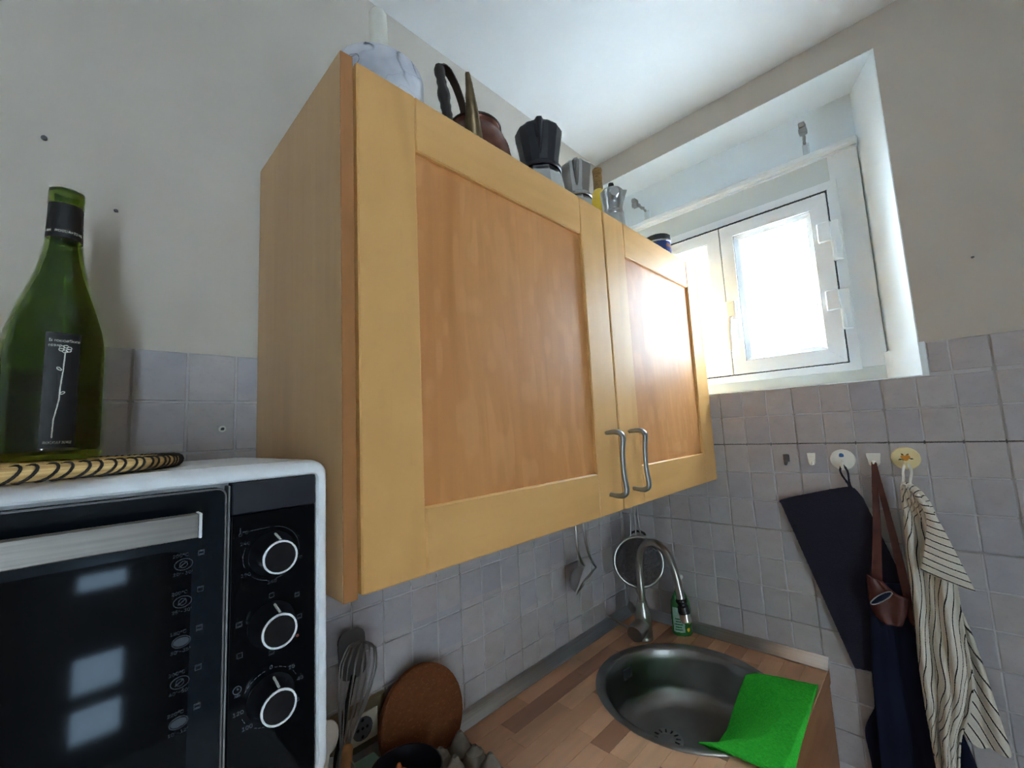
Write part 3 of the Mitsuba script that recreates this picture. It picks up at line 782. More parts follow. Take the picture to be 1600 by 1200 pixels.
# ------------------------------------------------------------------ green cloth: lies on the worktop and sags into the bowl
def towel_green():
    nu, nv = 110, 90
    # corners in plan (x, y): far left, far right, near right, near left
    A, Bq, Cq, Dq = np.array([-.172, -.432]), np.array([-.128, -.584]), np.array([-.492, -.600]), np.array([-.492, -.432])
    u, v = np.meshgrid(np.linspace(0, 1, nu), np.linspace(0, 1, nv))
    P = (A * (1 - u)[..., None] * (1 - v)[..., None] + Bq * u[..., None] * (1 - v)[..., None] + Cq * u[..., None] * v[..., None] + Dq * (1 - u)[..., None] * v[..., None])
    # inner edge bows towards the middle of the bowl
    P[..., 1] += 0.030 * np.sin(np.pi * v) * (1 - u) ** 1.5 * 0.6
    x, y = P[..., 0], P[..., 1]
    d = np.hypot(x - SC[0], y - SC[1])
    inside = np.clip((SR - .022 - d) / .085, 0, 1.4)
    z = CZ + .0100 + .0015 * np.sin(40 * x + 3) * np.sin(31 * y) - .062 * inside ** 1.25
    # the outer edge hangs over the front of the worktop a little
    over = np.clip((CF + .004 - y) / .02, 0, 1)
    z -= .030 * over ** 1.3
    y = np.where(over > 0, CF + .004 - .012 * over, y)
    fuzz = meshkit.fbm(np.stack([x * 160, y * 160, z * 160], -1), 3, 5) - .5
    z = z + .0022 * fuzz
    Q = np.stack([x, y, z], -1)
    low = Q - np.array([0, 0, .005])
    V = np.vstack([Q.reshape(-1, 3), low.reshape(-1, 3)])
    Nn = nu * nv
    i = np.arange(Nn).reshape(nv, nu)
    a, b, c, e = i[:-1, :-1].ravel(), i[:-1, 1:].ravel(), i[1:, 1:].ravel(), i[1:, :-1].ravel()
    f = [np.stack([a, b, c], 1), np.stack([a, c, e], 1), np.stack([a, c, b], 1) + Nn, np.stack([a, e, c], 1) + Nn]
    rimv = np.r_[i[0, :], i[1:, -1], i[-1, -2::-1], i[-2:0:-1, 0]]
    r2 = np.roll(rimv, -1)
    f += [np.stack([rimv, rimv + Nn, r2 + Nn], 1), np.stack([rimv, r2 + Nn, r2], 1)]
    m = trimesh.Trimesh(V, np.vstack(f), process=False)
    if m.volume < 0:
        m.invert()
    return m


put('dish_cloth', towel_green(), 'mat_towel_green', 'bright green terry cloth draped over the rim of the sink', 'cloth', smooth=True)

# ------------------------------------------------------------------ utensils under the cabinet
def ladle_handle(top, bend, tip):
    p = smooth_path([top, tuple((np.array(top) + np.array(bend)) / 2), bend, tip], 24)
    return p


tag('ladle', 'steel soup ladle hanging under the cabinet, left of the flat skimmer', 'ladle')
vw = np.array([.76, .56, -.33]) / np.linalg.norm([.76, .56, -.33])     # the bowls hang turned edge-on to the room
p0 = np.array([-.376, -.085, 1.163])
v1 = np.array([-.18, .33, -.93]); v1 /= np.linalg.norm(v1)
nr = np.cross(v1, vw); nr /= np.linalg.norm(nr)
if nr[0] > 0: nr = -nr
put('ladle__handle', sweep(smooth_path([(-.408, -.085, 1.362), (-.406, -.085, 1.29), (-.394, -.085, 1.19), tuple(p0)], 20), [.0042] * 20, 10, flat=(.6, 1.0), up=(.6, .8, 0)), 'mat_wire', smooth=40)
put('ladle__hook', sweep([(-.408, -.085 + .010 * math.sin(a), 1.3695 + .0085 * math.cos(a)) for a in np.linspace(-2.6, 2.4, 16)], .0022, 8), 'mat_wire', smooth=True)
cb = p0 + v1 * .040
put('ladle__bowl', lathe([(0, -.030), (.015, -.028), (.028, -.020), (.036, -.009), (.040, 0), (.0385, 0), (.034, -.009), (.027, -.018), (.014, -.026), (0, -.028)], 36, -nr, cb), 'mat_steel', smooth=40)
tag('skimmer', 'flat steel skimmer hanging under the cabinet, next to the ladle', 'skimmer')
p1 = np.array([-.317, -.085, 1.146])
v2 = np.array([-.39, .50, -.77]); v2 /= np.linalg.norm(v2)
n2 = np.cross(v2, vw); n2 /= np.linalg.norm(n2)
if n2[0] > 0: n2 = -n2
put('skimmer__handle', sweep(smooth_path([(-.372, -.085, 1.362), (-.368, -.085, 1.28), (-.344, -.085, 1.18), tuple(p1)], 20), [.0042] * 20, 10, flat=(.6, 1.0), up=(.6, .8, 0)), 'mat_wire', smooth=40)
put('skimmer__hook', sweep([(-.372, -.085 + .010 * math.sin(a), 1.3695 + .0085 * math.cos(a)) for a in np.linspace(-2.6, 2.4, 16)], .0022, 8), 'mat_wire', smooth=True)
put('skimmer__disc', lathe([(0, -.0055), (.020, -.0048), (.042, -.0020), (.050, .0012), (.0500, .0034), (.042, .0004), (.020, -.0024), (0, -.0030)], 40, -n2, p1 + v2 * .052), 'mat_steel', smooth=40)

# sieve hanging in the corner
tag('sieve', 'round wire mesh sieve hanging in the tiled corner behind the tap', 'sieve')
sc = np.array([-.140, -.128, 1.124])
sn = np.array([-.80, -.58, .12]); sn /= np.linalg.norm(sn)
sr_ = .0765
su = np.cross([0, 0, 1], sn); su /= np.linalg.norm(su)
sv = np.cross(sn, su)
ringp = [sc + sr_ * (math.cos(a) * su + math.sin(a) * sv) for a in np.linspace(0, 2 * np.pi, 64, endpoint=False)]
put('sieve__rim', sweep(ringp, .0035, 10, closed=True, flat=(1.0, 1.5), up=sn), 'mat_wire', smooth=True)
# woven basket: real wires, bulging away from the viewer towards the corner
wires = []


def dome(x, yv):
    q = 1 - (x * x + yv * yv)
    return -.052 * math.sqrt(max(q, 0))


for k in np.linspace(-.97, .97, 56):
    h = math.sqrt(1 - k * k)
    for sw in (0, 1):
        pp = []
        for s in np.linspace(-h, h, 15):
            a, b = (k, s) if sw == 0 else (s, k)
            pp.append(sc + .074 * (a * su + b * sv) + sn * (dome(a, b)))
        wires.append(sweep(pp, .00058, 4))
put('sieve__mesh', join(*wires), 'mat_mesh_steel', kind='stuff')
for s in (-1.6, 0.0, 1.4):
    top = sc + sv * sr_
    put('sieve__handle_wire', sweep(smooth_path([sc + sv * sr_ * .97 + su * .012 * s, top + su * .010 * s + sv * .02, top + su * .007 * s + np.array([0, 0, .09]), (top[0] + .006 * su[0] * s, top[1] + .006 * su[1] * s, 1.360)], 20), .0026, 8), 'mat_wire', smooth=True)
tp = sc + sv * sr_
put('sieve__hook', sweep([(tp[0] + su[0] * .006 * math.cos(a), tp[1] + su[1] * .006 * math.cos(a), 1.360 + .019 * math.sin(a)) for a in np.linspace(0, math.pi, 14)], .0022, 8), 'mat_wire', smooth=True)
put('sieve__grip_ring', sweep([sc + sv * (sr_ + .004) + su * (.024 * math.cos(a) + .006) + sv * .013 * math.sin(a) + sn * -.008 for a in np.linspace(0, math.pi, 20)], .0036, 8), 'mat_black_plastic', smooth=True)
bt = sc - sv * sr_
put('sieve__rest', sweep(smooth_path([bt + su * .018, bt - sv * .016 + su * .013, bt - sv * .021, bt - sv * .016 - su * .013, bt - su * .018], 24), .0018, 8), 'mat_wire', smooth=True)

# ------------------------------------------------------------------ oven
OX0, OX1, OY, OZ0, OZ1 = -1.735, -1.2265, -.355, 1.2105, 1.5465
tag('countertop_oven', 'silver and black countertop oven with three knobs, left of the wall cabinet', 'oven')


def rrect(x0, x1, z0, z1, r, n=8):
    return sbox(x0 + r, z0 + r, x1 - r, z1 - r).buffer(r, n)


fr_xz = lambda yv: ((0, yv, 0), (1, 0, 0), (0, 0, 1))      # thickness goes to -y
shell = plate(rrect(OX0, OX1, OZ0, OZ1, .017), .290, fr_xz(-.045))
# bevelled lip
lip = []
outl = np.array(rrect(OX0, OX1, OZ0, OZ1, .017).exterior.coords)[:-1]
def inset(d, r): return np.array(rrect(OX0 + d, OX1 - d, OZ0 + d, OZ1 - d, r).exterior.coords)[:-1]
ringsets = [(outl, -.335), (inset(.0015, .0155), -.3455), (inset(.005, .013), -.3515), (inset(.009, .010), -.3545), (inset(.0135, .007), -.3555), (inset(.0155, .006), -.3535), (inset(.0160, .006), -.340)]
v, f = [], []
nn = len(outl)
for pts2, yv in ringsets:
    v += [(p[0], yv, p[1]) for p in pts2]
for k in range(len(ringsets) - 1):
    for i in range(nn):
        j = (i + 1) % nn
        f += [(k * nn + i, k * nn + j, (k + 1) * nn + j), (k * nn + i, (k + 1) * nn + j, (k + 1) * nn + i)]
lipm = trimesh.Trimesh(np.array(v), np.array(f), process=False)
put('countertop_oven__casing', join(shell, lipm), 'mat_oven_case', smooth=35)
for i, (fx, fy) in enumerate(((-1.70, -.30), (-1.26, -.30), (-1.70, -.08), (-1.26, -.08))):
    put('countertop_oven__foot', lathe([(0, 0), (.014, 0), (.015, .002), (.013, .0125), (0, .0125)], 20, origin=(fx, fy, 1.1985)), 'mat_black_plastic', smooth=40)
DX0, DX1 = OX0 + .017, -1.3275
fz0, fz1 = OZ0 + .0165, OZ1 - .0165
put('countertop_oven__door', plate(rrect(DX0, DX1, fz0, fz1 - .003, .008), .012, fr_xz(-.3395)), 'mat_black_plastic')
put('countertop_oven__door__frame_edge', tri(man(plate(rrect(DX0, DX1, fz0, fz1 - .003, .008), .0045, fr_xz(-.3515))) - man(plate(rrect(DX0 + .0016, DX1 - .0016, fz0 + .0016, fz1 - .0046, .007), .03, fr_xz(-.34)))), 'mat_grey_plastic')
put('countertop_oven__door__glass', plate(rrect(DX0 + .0018, DX1 - .0018, fz0 + .0018, fz1 - .0048, .0068), .0042, fr_xz(-.3516)), 'mat_black_gloss')
hz0, hz1 = 1.4905, 1.5105
hx1 = -1.3560
put('countertop_oven__door__handle', bx(DX0 + .03, hx1, -.3955, -.3835, hz0, hz1, .0008), 'mat_brushed', label='brushed steel bar handle')
put('countertop_oven__door__handle_cap', bx(hx1, hx1 + .0022, -.3965, -.381, hz0 - .0006, hz1 + .0006, .0006), 'mat_oven_case')  # pale case colour stands in for the window reflected in the metal cap
for hx in (DX0 + .06, hx1 - .03):
    put('countertop_oven__door__handle_post', bx(hx - .012, hx + .012, -.3835, -.3558, hz0 + .003, hz1 - .003), 'mat_black_plastic')
put('countertop_oven__divider', bx(-1.3266, -1.3246, -.3560, -.340, fz0, fz1 - .002, .0005), 'mat_pewter')
PX0, PX1 = -1.3236, -1.2438
put('countertop_oven__control_panel', bx(PX0, PX1, -.3553, -.340, fz0, 1.4985, .0008), 'mat_black_gloss')
put('countertop_oven__control_panel__band', bx(PX0, PX1, -.3572, -.340, 1.4990, fz1 + .0005, .0012), 'mat_panel_matte', label='dark matte band above the knobs')
KX = -1.2868
KZ = (1.4555, 1.3862, 1.3172)
for i, z in enumerate(KZ):
    kb = f'countertop_oven__knob' + ('' if i == 0 else f'_{i:03d}')
    put(kb, lathe([(0, 0), (.0215, 0), (.0218, .002), (.0200, .006), (.0172, .0115), (.0165, .024), (.0158, .0255), (0, .0255)], 48, (0, -1, 0), (KX, -.3556, z)), 'mat_black_plastic', smooth=30)
    scene[kb]['bsdf'] = {'type': 'ref', 'id': 'mat_knob'}
    put(kb + '__ring', lathe([(.0142, .0252), (.0142, .0268), (.0158, .0268), (.0160, .0252)], 48, (0, -1, 0), (KX, -.3556, z)), 'mat_painted_ring_shine', smooth=30)
    put(kb + '__pointer', join(sweep([(KX + .001, -.3620, z + .0196), (KX + .0005, -.3795, z + .0168)], [.0012, .0012], 8)), 'mat_label_print')
principled('mat_painted_ring_shine', srgb(214, 218, 224), 0.3)  # even pale colour stands in for reflections on the metal knob rings
principled('mat_knob', srgb(16, 17, 21), 0.2, spec=0.6)


def pf(x, z, yv=-.3555):
    return ((x, yv, z), (1, 0, 0), (0, 0, 1))


def ring2(cx, cz, r, w=.0006, a0=0, a1=360, yv=-.3555, ry=None):
    a = np.radians(np.linspace(a0, a1, max(6, int(abs(a1 - a0) / 7))))
    ry = ry or r
    pts_ = [(cx + r * math.sin(t), cz + ry * math.cos(t)) for t in a]
    from shapely.geometry import LineString
    return plate(LineString(pts_).buffer(w / 2, 2), .0003, ((0, yv, 0), (1, 0, 0), (0, 0, 1)))


def dashes(cx, cz, r, a0, a1, n):
    e = np.linspace(a0, a1, n + 1)
    return [ring2(cx, cz, r, .0006, e[i], e[i] + (e[1] - e[0]) * .55) for i in range(n)]


def line(x0, z0, x1, z1, w=.0006, yv=-.3555):
    from shapely.geometry import LineString
    return plate(LineString([(x0, z0), (x1, z1)]).buffer(w / 2, 1), .0003, ((0, yv, 0), (1, 0, 0), (0, 0, 1)))


def sq(cx, cz, s=.0048, extra='', yv=-.3555):
    o = sbox(cx - s / 2, cz - s / 2, cx + s / 2, cz + s / 2)
    g = [plate(o.difference(o.buffer(-.0006)), .0003, ((0, yv, 0), (1, 0, 0), (0, 0, 1)))]
    if 't' in extra: g.append(line(cx - s * .3, cz + s * .25, cx + s * .3, cz + s * .25, .0007, yv))
    if 'b' in extra: g.append(line(cx - s * .3, cz - s * .25, cx + s * .3, cz - s * .25, .0007, yv))
    return join(*g)


z1_, z2_, z3_ = KZ
R1 = .0262
mk1 = [ring2(KX, z1_, R1, .0005, 5, 95), ring2(KX, z1_, R1, .0005, 250, 292), ring2(KX, z1_, R1, .0005, 150, 172), ring2(KX, z1_, R1, .0005, 190, 222), line(KX - .020, z1_ + .0258, KX - .003, z1_ + .0263)]
for s, a in (('90', 112), ('140', 180), ('190', 236), ('240', 300)):
    t = math.radians(a)
    mk1.append(text(s, .0034, pf(KX + .0285 * math.sin(t), z1_ + .0285 * math.cos(t) - .0015)))
mk1 += [ring2(KX - .0288, z1_ + .0235, .0013), line(KX - .0288, z1_ + .0248, KX - .0288, z1_ + .030, .0009), text('°C', .003, pf(KX - .0245, z1_ + .0235))]
put('countertop_oven__control_panel__temperature_scale', join(*mk1), 'mat_print_dim')
mk2 = [sq(KX, z2_ + .0275, extra=''), sq(KX + .0245, z2_ + .021, extra='tb'), sq(KX + .027, z2_ - .002, extra='b'), sq(KX - .0285, z2_ + .0085, .0054, 'tb'), sq(KX - .0275, z2_ - .0200, .0050, ''), sq(KX + .0005, z2_ - .0275, .0052, 'tb')]
for g_ in mk2:
    put('countertop_oven__control_panel__function_icon', g_, 'mat_print_dim')
put('countertop_oven__control_panel__lamp', lathe([(0, 0), (.0016, 0), (.0014, .0006), (0, .0008)], 16, (0, -1, 0), (KX + .0250, -.3553, z2_ - .0205)), 'mat_print_red')
mk3 = dashes(KX, z3_, .0262, -60, -8, 6) + dashes(KX, z3_, .0262, 8, 36, 3) + dashes(KX, z3_, .0262, 52, 68, 2) + dashes(KX, z3_, .0262, 192, 215, 3) + dashes(KX, z3_, .0262, 238, 252, 2)
for s, a in (('0', 0), ('20', 43), ('40', 78), ('60', 122), ('80', 178), ('100', 226), ('120', 264)):
    t = math.radians(a)
    mk3.append(text(s, .0036, pf(KX + .0282 * math.sin(t), z3_ + .0272 * math.cos(t) - .0016)))
mk3 += [ring2(KX - .0290, z3_ + .0185, .0034), line(KX - .0290, z3_ + .0185, KX - .0290, z3_ + .0205, .0005), line(KX - .0290, z3_ + .0185, KX - .0276, z3_ + .0192, .0005), text('min', .0022, pf(KX - .0290, z3_ + .0122))]
put('countertop_oven__control_panel__timer_scale', join(*mk3), 'mat_print')
GY = -.3562
put('countertop_oven__door__glass_border', plate(rrect(DX0 + .002, DX1 - .002, fz0 + .002, fz1 - .005, .0066).difference(rrect(DX0 + .022, -1.3540, fz0 + .030, 1.4760, .020)), .0003, fr_xz(-.35575)), 'mat_glass_border')
for i, zc in enumerate((1.4625, 1.4300, 1.3960, 1.3620, 1.3290)):
    g = [ring2(-1.360, zc, .0066, .0006, 0, 360, GY, .0048), text(('200°C', '200°C', '180°C', '200°C', '220°C')[i], .0028, pf(-1.3625, zc + .0068, GY)), text(("20'-30'", "25'-30'", "30'-35'", "40'-50'", "10'-12'")[i], .0028, pf(-1.3605, zc - .0092, GY)),
         sq(-1.3470, zc + .0075, .0050, 'tb' if i % 2 == 0 else 't', GY)]
    if i in (2, 4):
        g.append(plate(Polygon([(-1.360 + .0058 * math.cos(a), zc + .0036 * math.sin(a)) for a in np.linspace(0, 6.28, 24)][:-1]), .0003, ((0, GY, 0), (1, 0, 0), (0, 0, 1))))
    else:
        g += [line(-1.3632, zc - .002, -1.3575, zc + .002, .0008, GY), ring2(-1.360, zc, .0028, .0006, 0, 360, GY)]
    put('countertop_oven__door__cooking_chart', join(*g), 'mat_print_dim')

tag('refrigerator', 'white refrigerator beneath the countertop oven', 'refrigerator')
put('refrigerator__body', bx(-1.86, -1.236, -.56, -.03, .02, 1.198, .006), 'mat_fridge', smooth=30)
put('refrigerator__door', bx(-1.86, -1.236, -.610, -.563, .06, 1.196, .008), 'mat_fridge', smooth=30)
put('refrigerator__plinth', bx(-1.84, -1.256, -.55, -.04, .0, .0205), 'mat_black_plastic')

# ------------------------------------------------------------------ coiled straw mat and the wine bottle
MX, MY, MZ = -1.548, -.195, OZ1 + .0020
mat_r = .0060
tag('straw_mat', 'round coiled straw mat wrapped with black thread on top of the oven', 'mat')
MR = .205
pp, m_n = [], 0
turns = 16
th = np.linspace(0, 2 * np.pi * turns, 44 * turns)
rad = .012 + (MR - mat_r - .012) * th / th[-1]
spiral = np.stack([MX + rad * np.cos(th + .6), MY + rad * np.sin(th + .6), np.full_like(th, MZ + mat_r)], 1)
# the last turn closes into a circle
outer_a = np.linspace(0, 2 * np.pi, 96, endpoint=False)
RO = MR - mat_r
outer = np.stack([MX + RO * np.cos(outer_a), MY + RO * np.sin(outer_a), np.full_like(outer_a, MZ + mat_r)], 1)
sm = sweep(spiral[:-44], mat_r, 10, flat=(1.0, 1.05))
om = sweep(outer, mat_r, 14, closed=True, flat=(1.0, 1.0), up=(0, 0, 1))
uv1 = np.stack([np.repeat(np.arange(len(spiral[:-44])), 10).astype(float), np.tile(np.linspace(0, 1, 10), len(spiral[:-44]))], 1)
uv1 = np.vstack([uv1, np.zeros((len(sm.vertices) - len(uv1), 2))])
uv2 = np.stack([np.repeat(np.arange(96), 14) * .12, np.tile(np.linspace(0, 1, 14), 96)], 1)
mm, muv = cjoin([(sm, uv1), (om, uv2)])
put('straw_mat__coil', mm, 'mat_straw', smooth=True, uv=muv)
wr_ = []
for a in np.sort(np.r_[np.linspace(0, 2 * np.pi, 60, endpoint=False), np.linspace(0, 2 * np.pi, 60, endpoint=False) + .045]):
    c = np.array([MX + RO * math.cos(a), MY + RO * math.sin(a), MZ + mat_r])
    er, et = np.array([math.cos(a), math.sin(a), 0]), np.array([-math.sin(a), math.cos(a), 0])
    q = [c + (mat_r + .0003) * (math.cos(s) * er + math.sin(s) * np.array([0, 0, 1.0])) + et * .0052 * math.sin(s + .5) for s in np.linspace(0, 2 * np.pi, 18, endpoint=False)]
    wr_.append(sweep(q, .0011, 5, closed=True))
put('straw_mat__thread', join(*wr_), 'mat_black_thread', label='black thread wraps', smooth=True, kind='stuff')

BX, BY, BZ = -1.4535, -.150, MZ + 2 * mat_r + .0006
tag('wine_bottle', 'empty green glass wine bottle with a black label on the straw mat', 'bottle')
bo = [(0, .004), (.020, .006), (.034, .001), (.038, .0), (.0415, .003), (.0428, .010), (.0430, .05), (.0430, .118), (.0425, .130), (.0400, .148), (.0350, .168), (.0285, .190), (.0222, .212), (.0180, .232), (.0158, .252), (.0150, .268),
      (.0146, .285), (.0146, .297), (.0156, .298), (.0158, .301), (.0158, .312), (.0150, .315), (.0128, .315)]
bi = [(.0100, .312), (.0096, .285), (.0103, .268), (.0112, .252), (.0136, .232), (.0180, .212), (.0245, .190), (.0312, .168), (.0364, .148), (.0390, .130), (.0396, .118), (.0396, .05), (.0394, .014), (.036, .010), (.020, .013), (0, .011)]
from scipy.interpolate import PchipInterpolator


put('wine_bottle__glass', lathe(bo + bi, 72, origin=(BX, BY, BZ)), 'mat_green_glass', smooth=40)
put('wine_bottle__capsule', lathe([(.01535, .2545), (.01590, .2545), (.01545, .268), (.01505, .285), (.01505, .2965), (.01465, .2965)], 48, origin=(BX, BY, BZ)), 'mat_label_black', smooth=40)


def on_bottle(m, r, ang_deg, z, lift=.0004):
    v = np.array(m.vertices)
    a = math.radians(ang_deg) + v[:, 0] / r
    rr = r + lift + v[:, 2]
    m = m.copy()
    m.vertices = np.stack([BX + rr * np.cos(a), BY + rr * np.sin(a), BZ + z + v[:, 1]], 1)
    return m


LA = -82.0
LW, LH, LZ = .0270, .1240, .0130
put('wine_bottle__front_label', on_bottle(grid(LW, LH, 12, 3), .0430, LA, LZ, .0005), 'mat_label_black', label='tall black label with a line-drawn flower')
def tx(s, h, x, z, bold=False):
    m = meshkit.text_mesh(s, h, .0002, bold)
    v = np.array(m.vertices); v[:, 0] += x; m.vertices = v
    return on_bottle(m, .0430, LA, z, .0007)
put('wine_bottle__front_label__lettering', join(tx('Il roccafiore', .0030, -.0112, LZ + LH - .0100), tx('rosso', .0028, -.0112, LZ + LH - .0152)), 'mat_label_print')
ft = meshkit.text_mesh('ROCCAFIORE', .0024, .0002)
fv = np.array(ft.vertices); fv[:, 0] -= fv[:, 0].max() / 2; ft.vertices = fv
put('wine_bottle__front_label__footer', on_bottle(ft, .0430, LA, LZ + .0045, .0007), 'mat_label_print')
from shapely.geometry import LineString
from shapely.ops import unary_union
stem = LineString([(-.0045, LZ + .011), (-.0040, LZ + .030), (-.0010, LZ + .050), (-.0005, LZ + .066), (.0008, LZ + .082), (.0015, LZ + .103)]).buffer(.00055, 4)
pet = [LineString([(.0015 + .0032 * math.cos(a) + .0019 * math.cos(t), LZ + .1065 + .0026 * math.sin(a) + .0015 * math.sin(t)) for t in np.linspace(0, 6.2832, 14)]).buffer(.0004, 3) for a in np.linspace(.4, 6.68, 7)[:-1]]
lv = [LineString([(cx + .0022 * math.cos(t) * math.cos(r) - .0011 * math.sin(t) * math.sin(r), cz + .0022 * math.cos(t) * math.sin(r) + .0011 * math.sin(t) * math.cos(r)) for t in np.linspace(0, 6.2832, 12)]).buffer(.0004, 3)
      for cx, cz, r in ((-.0022, LZ + .0845, 2.4), (.0012, LZ + .0585, .6))]
fl = unary_union([stem] + pet + lv)
fm = join(*[trimesh.creation.extrude_polygon(g, .0002, engine='earcut') for g in getattr(fl, 'geoms', [fl])])
fm = on_bottle(fm, .0430, LA, 0.0, .0007)
put('wine_bottle__front_label__flower', fm, 'mat_label_print', label='white line drawing of a long-stemmed flower')
put('wine_bottle__back_label', on_bottle(grid(.060, .088, 14, 3), .0430, 112, .016, .0005), 'mat_label_black')
nt = meshkit.text_mesh('ROCCAFIORE', .0027, .0002)
nv_ = np.array(nt.vertices); nv_[:, 0] -= nv_[:, 0].max() / 2; nt.vertices = nv_
nt1, nt2 = on_bottle(nt, .0156, -74, .2605, .0006), on_bottle(nt, .0156, -174, .2605, .0006)
put('wine_bottle__capsule__lettering', join(nt1, nt2), 'mat_label_print')

# ------------------------------------------------------------------ things on top of the wall cabinet
ZTT = ZT + .0005
tag('marble_mortar', 'grey veined marble mortar at the left end of the cabinet top', 'mortar')
mo = lathe([(0, 0), (.046, 0), (.050, .004), (.062, .03), (.074, .065), (.0775, .088), (.0790, .092), (.0790, .122), (.0765, .129), (.066, .1305), (.060, .126), (.055, .09), (.040, .05), (0, .04)], 64, origin=(-1.078, -.212, ZTT))
mo = lathe([(0, 0), (.050, 0), (.054, .004), (.062, .03), (.074, .065), (.0775, .088), (.0790, .092), (.0790, .122), (.0765, .129), (.066, .1305), (.060, .126), (.055, .09), (.040, .05), (0, .052)], 64, origin=(-1.078, -.212, ZTT))
put('marble_mortar__bowl', mo, 'mat_marble', smooth=40)
put('pestle', sweep([(-1.066, -.206, ZTT + .054), (-1.073, -.209, ZTT + .160), (-1.0775, -.211, ZTT + .262), (-1.0775, -.211, ZTT + .264)], [.021, .0170, .0152, .0140], 24), 'mat_pestle', 'off-white pestle standing upright in the marble mortar', 'pestle', smooth=35)

KC = np.array([-.862, -.225])
tag('copper_teapot', 'old copper teapot with a long brass spout and turned handle on the cabinet top', 'teapot')
put('copper_teapot__body', lathe([(0, 0), (.050, 0), (.062, .010), (.074, .040), (.0765, .062), (.072, .086), (.062, .108), (.052, .121), (.0530, .127), (.0560, .130), (.0550, .133), (.049, .132), (.046, .121), (0, .119)], 64,
                                origin=(KC[0], KC[1], ZTT)), 'mat_copper', smooth=40)
put('copper_teapot__rim', sweep([(KC[0] + .0550 * math.cos(a), KC[1] + .0550 * math.sin(a), ZTT + .1315) for a in np.linspace(0, 6.2832, 56, endpoint=False)], .0026, 8, closed=True, up=(0, 0, 1)), 'mat_dark_metal', smooth=True)
spt = smooth_path([(KC[0] - .046, KC[1] - .048, ZTT + .048), (KC[0] - .066, KC[1] - .068, ZTT + .085), (KC[0] - .080, KC[1] - .080, ZTT + .122), (KC[0] - .090, KC[1] - .086, ZTT + .155)], 24)
put('copper_teapot__spout', sweep(spt, np.linspace(.0195, .0042, 24), 16, flat=(.8, 1.0)), 'mat_brass', smooth=40)
HB = np.array([KC[0] - .046, KC[1] - .022, ZTT + .128])
strap = smooth_path([HB, HB + (-.010, -.004, .022), HB + (-.026, -.005, .052), HB + (-.048, -.006, .070), HB + (-.066, -.006, .060)], 24)
put('copper_teapot__strap', band(strap, (-.2, -1, 0.2), .0085, .0035, None), 'mat_dark_metal', smooth=30)
gp = [HB + (-.066, -.006, .068), HB + (-.045, -.010, -.070)]
gr_r = [.0065, .0105, .0108, .008, .0098, .0085, .0112, .0125, .0120, .0095, .0108, .0090, .0105, .0088, .0100, .0080, .0092, .007]
gpath = np.array([gp[0] + (np.array(gp[1]) - gp[0]) * t for t in np.linspace(0, 1, len(gr_r))])
put('copper_teapot__grip', sweep(gpath, gr_r, 18), 'mat_turned_wood', label='black turned wooden grip', smooth=40)


def octo(profile, n=8, rot=0.0, origin=(0, 0, 0)):
    m = lathe(profile, n)
    m.apply_transform(trimesh.transformations.rotation_matrix(rot, (0, 0, 1)))
    m.apply_translation(origin)
    return m


def moka(key, x, yv, H, R, dark, face):
    """faceted stove-top coffee pot of height H and largest radius R; its spout points along the angle face."""
    o = (x, yv, ZTT)
    hm = 'mat_black_enamel' if dark else 'mat_alu'
    put(key + '__boiler', octo([(0, 0), (R * .95, 0), (R, H * .02), (R * .86, H * .33), (R * .80, H * .37), (R * .80, H * .39), (0, H * .39)], 8, face + math.pi / 8, o), 'mat_alu', smooth=12)
    put(key + '__collar', lathe([(R * .84, H * .39), (R * .88, H * .40), (R * .88, H * .43), (R * .80, H * .45), (0, H * .45)], 40, origin=o), hm, smooth=25)
    put(key + '__jug', octo([(R * .72, H * .45), (R * .74, H * .47), (R * .98, H * .82), (R * 1.0, H * .84), (R * .92, H * .84), (0, H * .83)], 14 if dark else 8, face + math.pi / 8, o), hm, smooth=12)
    c, s = math.cos(face), math.sin(face)
    sp_ = np.array([(R * .60, -R * .34, H * .835), (R * .60, R * .34, H * .835), (R * 1.22, -R * .10, H * .845), (R * 1.22, R * .10, H * .845), (R * .78, 0, H * .50), (R * .70, -R * .15, H * .60), (R * .70, R * .15, H * .60), (R * 1.20, 0, H * .80)])
    sp_ = np.stack([sp_[:, 0] * c - sp_[:, 1] * s, sp_[:, 0] * s + sp_[:, 1] * c, sp_[:, 2]], 1) + np.array(o)
    put(key + '__spout', trimesh.convex.convex_hull(sp_), hm)
    put(key + '__lid', octo([(R * .98, H * .842), (R * .94, H * .87), (R * .5, H * .915), (R * .12, H * .93), (0, H * .93)], 14 if dark else 8, face + math.pi / 8, o), hm, smooth=12)
    put(key + '__knob', octo([(0, H * .92), (R * .10, H * .925), (R * .17, H * .97), (R * .15, H * 1.0), (0, H * 1.0)], 8, face, o), 'mat_black_plastic', smooth=12)
    hx = lambda d, z: (x - d * c, yv - d * s, ZTT + z)
    put(key + '__handle', sweep(smooth_path([hx(R * .9, H * .80), hx(R * 1.3, H * .84), hx(R * 1.72, H * .78), hx(R * 1.78, H * .55), hx(R * 1.66, H * .42)], 20), [R * .13] * 16 + [R * .12, R * .11, R * .10, R * .08], 10, flat=(1.0, .8)), 'mat_black_plastic', smooth=40)


